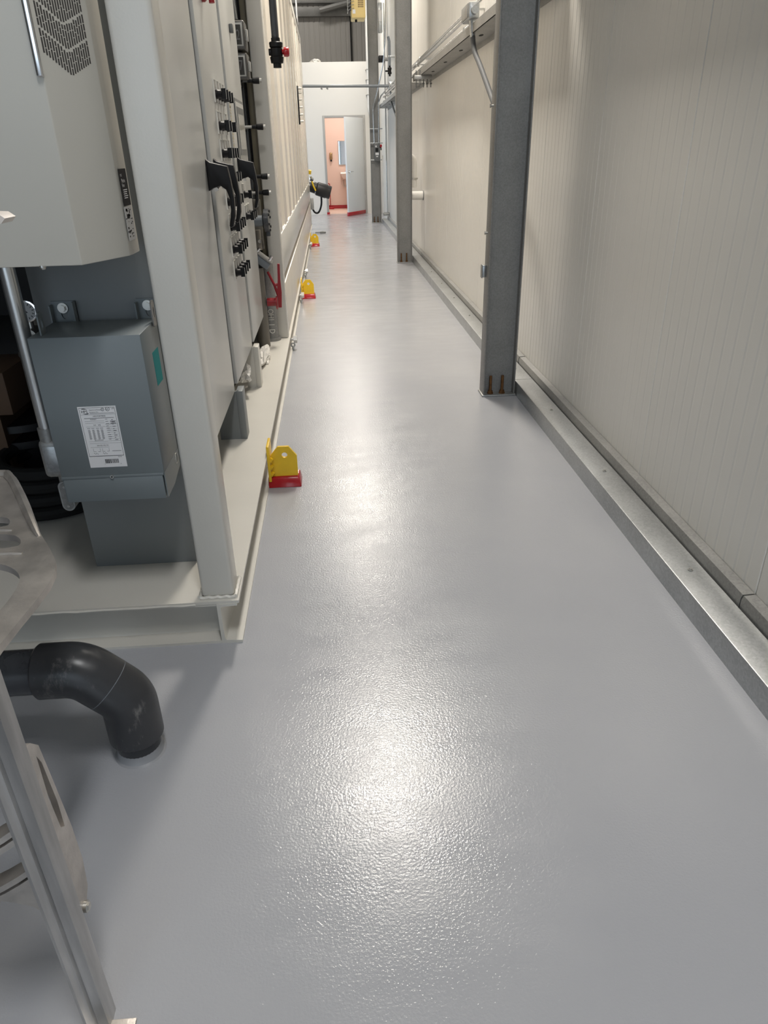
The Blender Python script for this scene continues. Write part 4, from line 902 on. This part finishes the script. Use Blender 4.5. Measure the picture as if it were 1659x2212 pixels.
m = MB(); rim = smooth_path([(-1.0, 1.548, Z + .004), (-.80, 1.549, Z + .004), (-.76, 1.528, Z + .004), (-.705, 1.438, Z + .004), (-.662, 1.36, Z + .004), (-.61, 1.265, Z + .003), (-.592, 1.235, Z - .002)], 5); m.tube(rim, .010, 8, rs=[.010 - .006 * max(0, (i - 20) / 10) for i in range(len(rim))]); m.build('raised_rim', 'alu', npl)
m = MB()
for yy, xe in ((1.268, -.655), (1.172, -.60)): m.tube([(-.9, yy, Z), (xe - .02, yy, Z), (xe, yy, Z - .002)], .0045, 6)
m.build('rib', 'alu', npl)
m = MB(); m.box(-.515, -.425, .70, .755, 0, .006, bev=.002); m.build('foot_plate', 'alu', ht)
# pale hook at the handle end
m = MB(); m.prism([(-.56, .98, 1.372), (-.470, .98, 1.366), (-.460, .98, 1.352), (-.448, .98, 1.342), (-.412, .98, 1.340), (-.404, .98, 1.334), (-.410, .98, 1.328), (-.56, .98, 1.326)], (0, .035, 0)); m.build('handle_hook', 'beige', ht)
m = MB(); m.tube([(-.482, .762, 1.0), (-.50, .80, 1.15), (-.54, .92, 1.32), (-.58, 1.0, 1.345)], .013, 12); m.build('handle_tube', 'alub', ht)

# ------------------------------------------------------------------ lamps
def highbay(x, y, z, w, l, power, label, col=(1.0, .93, .83)):
    t = thing('ceiling_lamp', (x, y, z), label, 'lamp', 'linear lamps above the aisle')
    MB().box(x - w / 2 - .03, x + w / 2 + .03, y - l / 2 - .03, y + l / 2 + .03, z + .012, z + .09, bev=.006).build('housing', 'white', t)
    MB().box(x - w / 2, x + w / 2, y - l / 2, y + l / 2, z + .004, z + .012).build('diffuser', 'led', t)
    for s in (-1, 1): MB().cyl((x, y + s * l * .4, z + .09), (x, y + s * l * .4, 6.5), .006, n=8).build('hanging_rod', 'steel', t)
    ld = bpy.data.lights.new('lamp', 'AREA'); ld.shape = 'RECTANGLE'; ld.size = w; ld.size_y = l; ld.energy = power; ld.color = col; ld.spread = math.radians(170)
    lo = bpy.data.objects.new('lamp_light', ld); COL.objects.link(lo); lo.location = (0, 0, 0); lo.parent = t
    return t
LX = .37
highbay(LX, -.3, 5.0, .4, 1.3, 45, 'linear lamp hanging above the camera end of the aisle', (.95, .97, 1.0))
highbay(LX, 5.9, 5.0, .4, 1.5, 125, 'linear lamp hanging above the nearest column')
highbay(LX, 11.6, 5.0, .4, 1.3, 98, 'linear lamp hanging above the middle column')
highbay(LX, 17.0, 5.0, .4, 1.3, 70, 'linear lamp hanging before the far white wall')
# unseen cool fill added beyond the container end and behind the camera, the washroom lamp
def area(name, loc, size, sy, power, col, rot):
    ld = bpy.data.lights.new(name, 'AREA'); ld.shape = 'RECTANGLE'; ld.size = size; ld.size_y = sy; ld.energy = power; ld.color = col
    o = bpy.data.objects.new(name, ld); COL.objects.link(o); o.location = loc; o.rotation_euler = rot; return o
area('daylight_fill', (-3.1, 16.9, 1.2), 2.2, 2.4, 45, (.62, .80, 1.0), (0, math.radians(-90), 0))
area('daylight_fill', (-1.5, -5.9, 2.2), 4.5, 3.6, 80, (.72, .86, 1.0), (math.radians(90), 0, 0))
area('washroom_light', (.4, 20.0, 2.68), .5, .5, 15, (1.0, .84, .74), (0, 0, 0))
area('rear_wall_fill', (-1.0, 21.8, 6.3), 3.0, .4, 50, (1.0, .95, .88), (0, 0, 0))  # unseen fill light added to brighten the rear wall

w = bpy.data.worlds.new('World'); SC.world = w; w.use_nodes = True
w.node_tree.nodes['Background'].inputs['Color'].default_value = (.9, .95, 1, 1); w.node_tree.nodes['Background'].inputs['Strength'].default_value = .3

# ------------------------------------------------------------------ camera
RW, RH, F = 1659.0, 2212.0, 1523.84
def cam_matrix():
    cx, cy = RW / 2, RH / 2
    fw = V((706 - cx, 327 - cy, F)).normalized(); dn = V((898 - cx, 4076 - cy, F)); dn = (dn - fw * dn.dot(fw)).normalized(); rt = dn.cross(fw)
    rows = (rt, fw, -dn)                          # world X, Y, Z in camera (x right, y down, z forward)
    ex = V([r.x for r in rows]); ey = V([-r.y for r in rows]); ez = V([-r.z for r in rows])
    m = Matrix((ex, ey, ez)).transposed().to_4x4(); m.translation = V((0, 0, 1.4)); return m
cd_ = bpy.data.cameras.new('Camera'); cam = bpy.data.objects.new('Camera', cd_); COL.objects.link(cam)
cam.matrix_world = cam_matrix(); cd_.sensor_fit = 'VERTICAL'; cd_.sensor_height = 36; cd_.lens = F / RH * 36; cd_.clip_start = .02; cd_.clip_end = 100
SC.camera = cam
for o in SC.objects:
    if '_o' in o: del o['_o']
vs = SC.view_settings; vs.view_transform = 'Standard'; vs.look = 'None'; vs.exposure = 0.43; vs.gamma = 1.0; vs.use_curve_mapping = False
SC.cycles.use_denoising = True
SC.cycles.max_bounces = 8; SC.cycles.diffuse_bounces = 5; SC.cycles.sample_clamp_indirect = 6
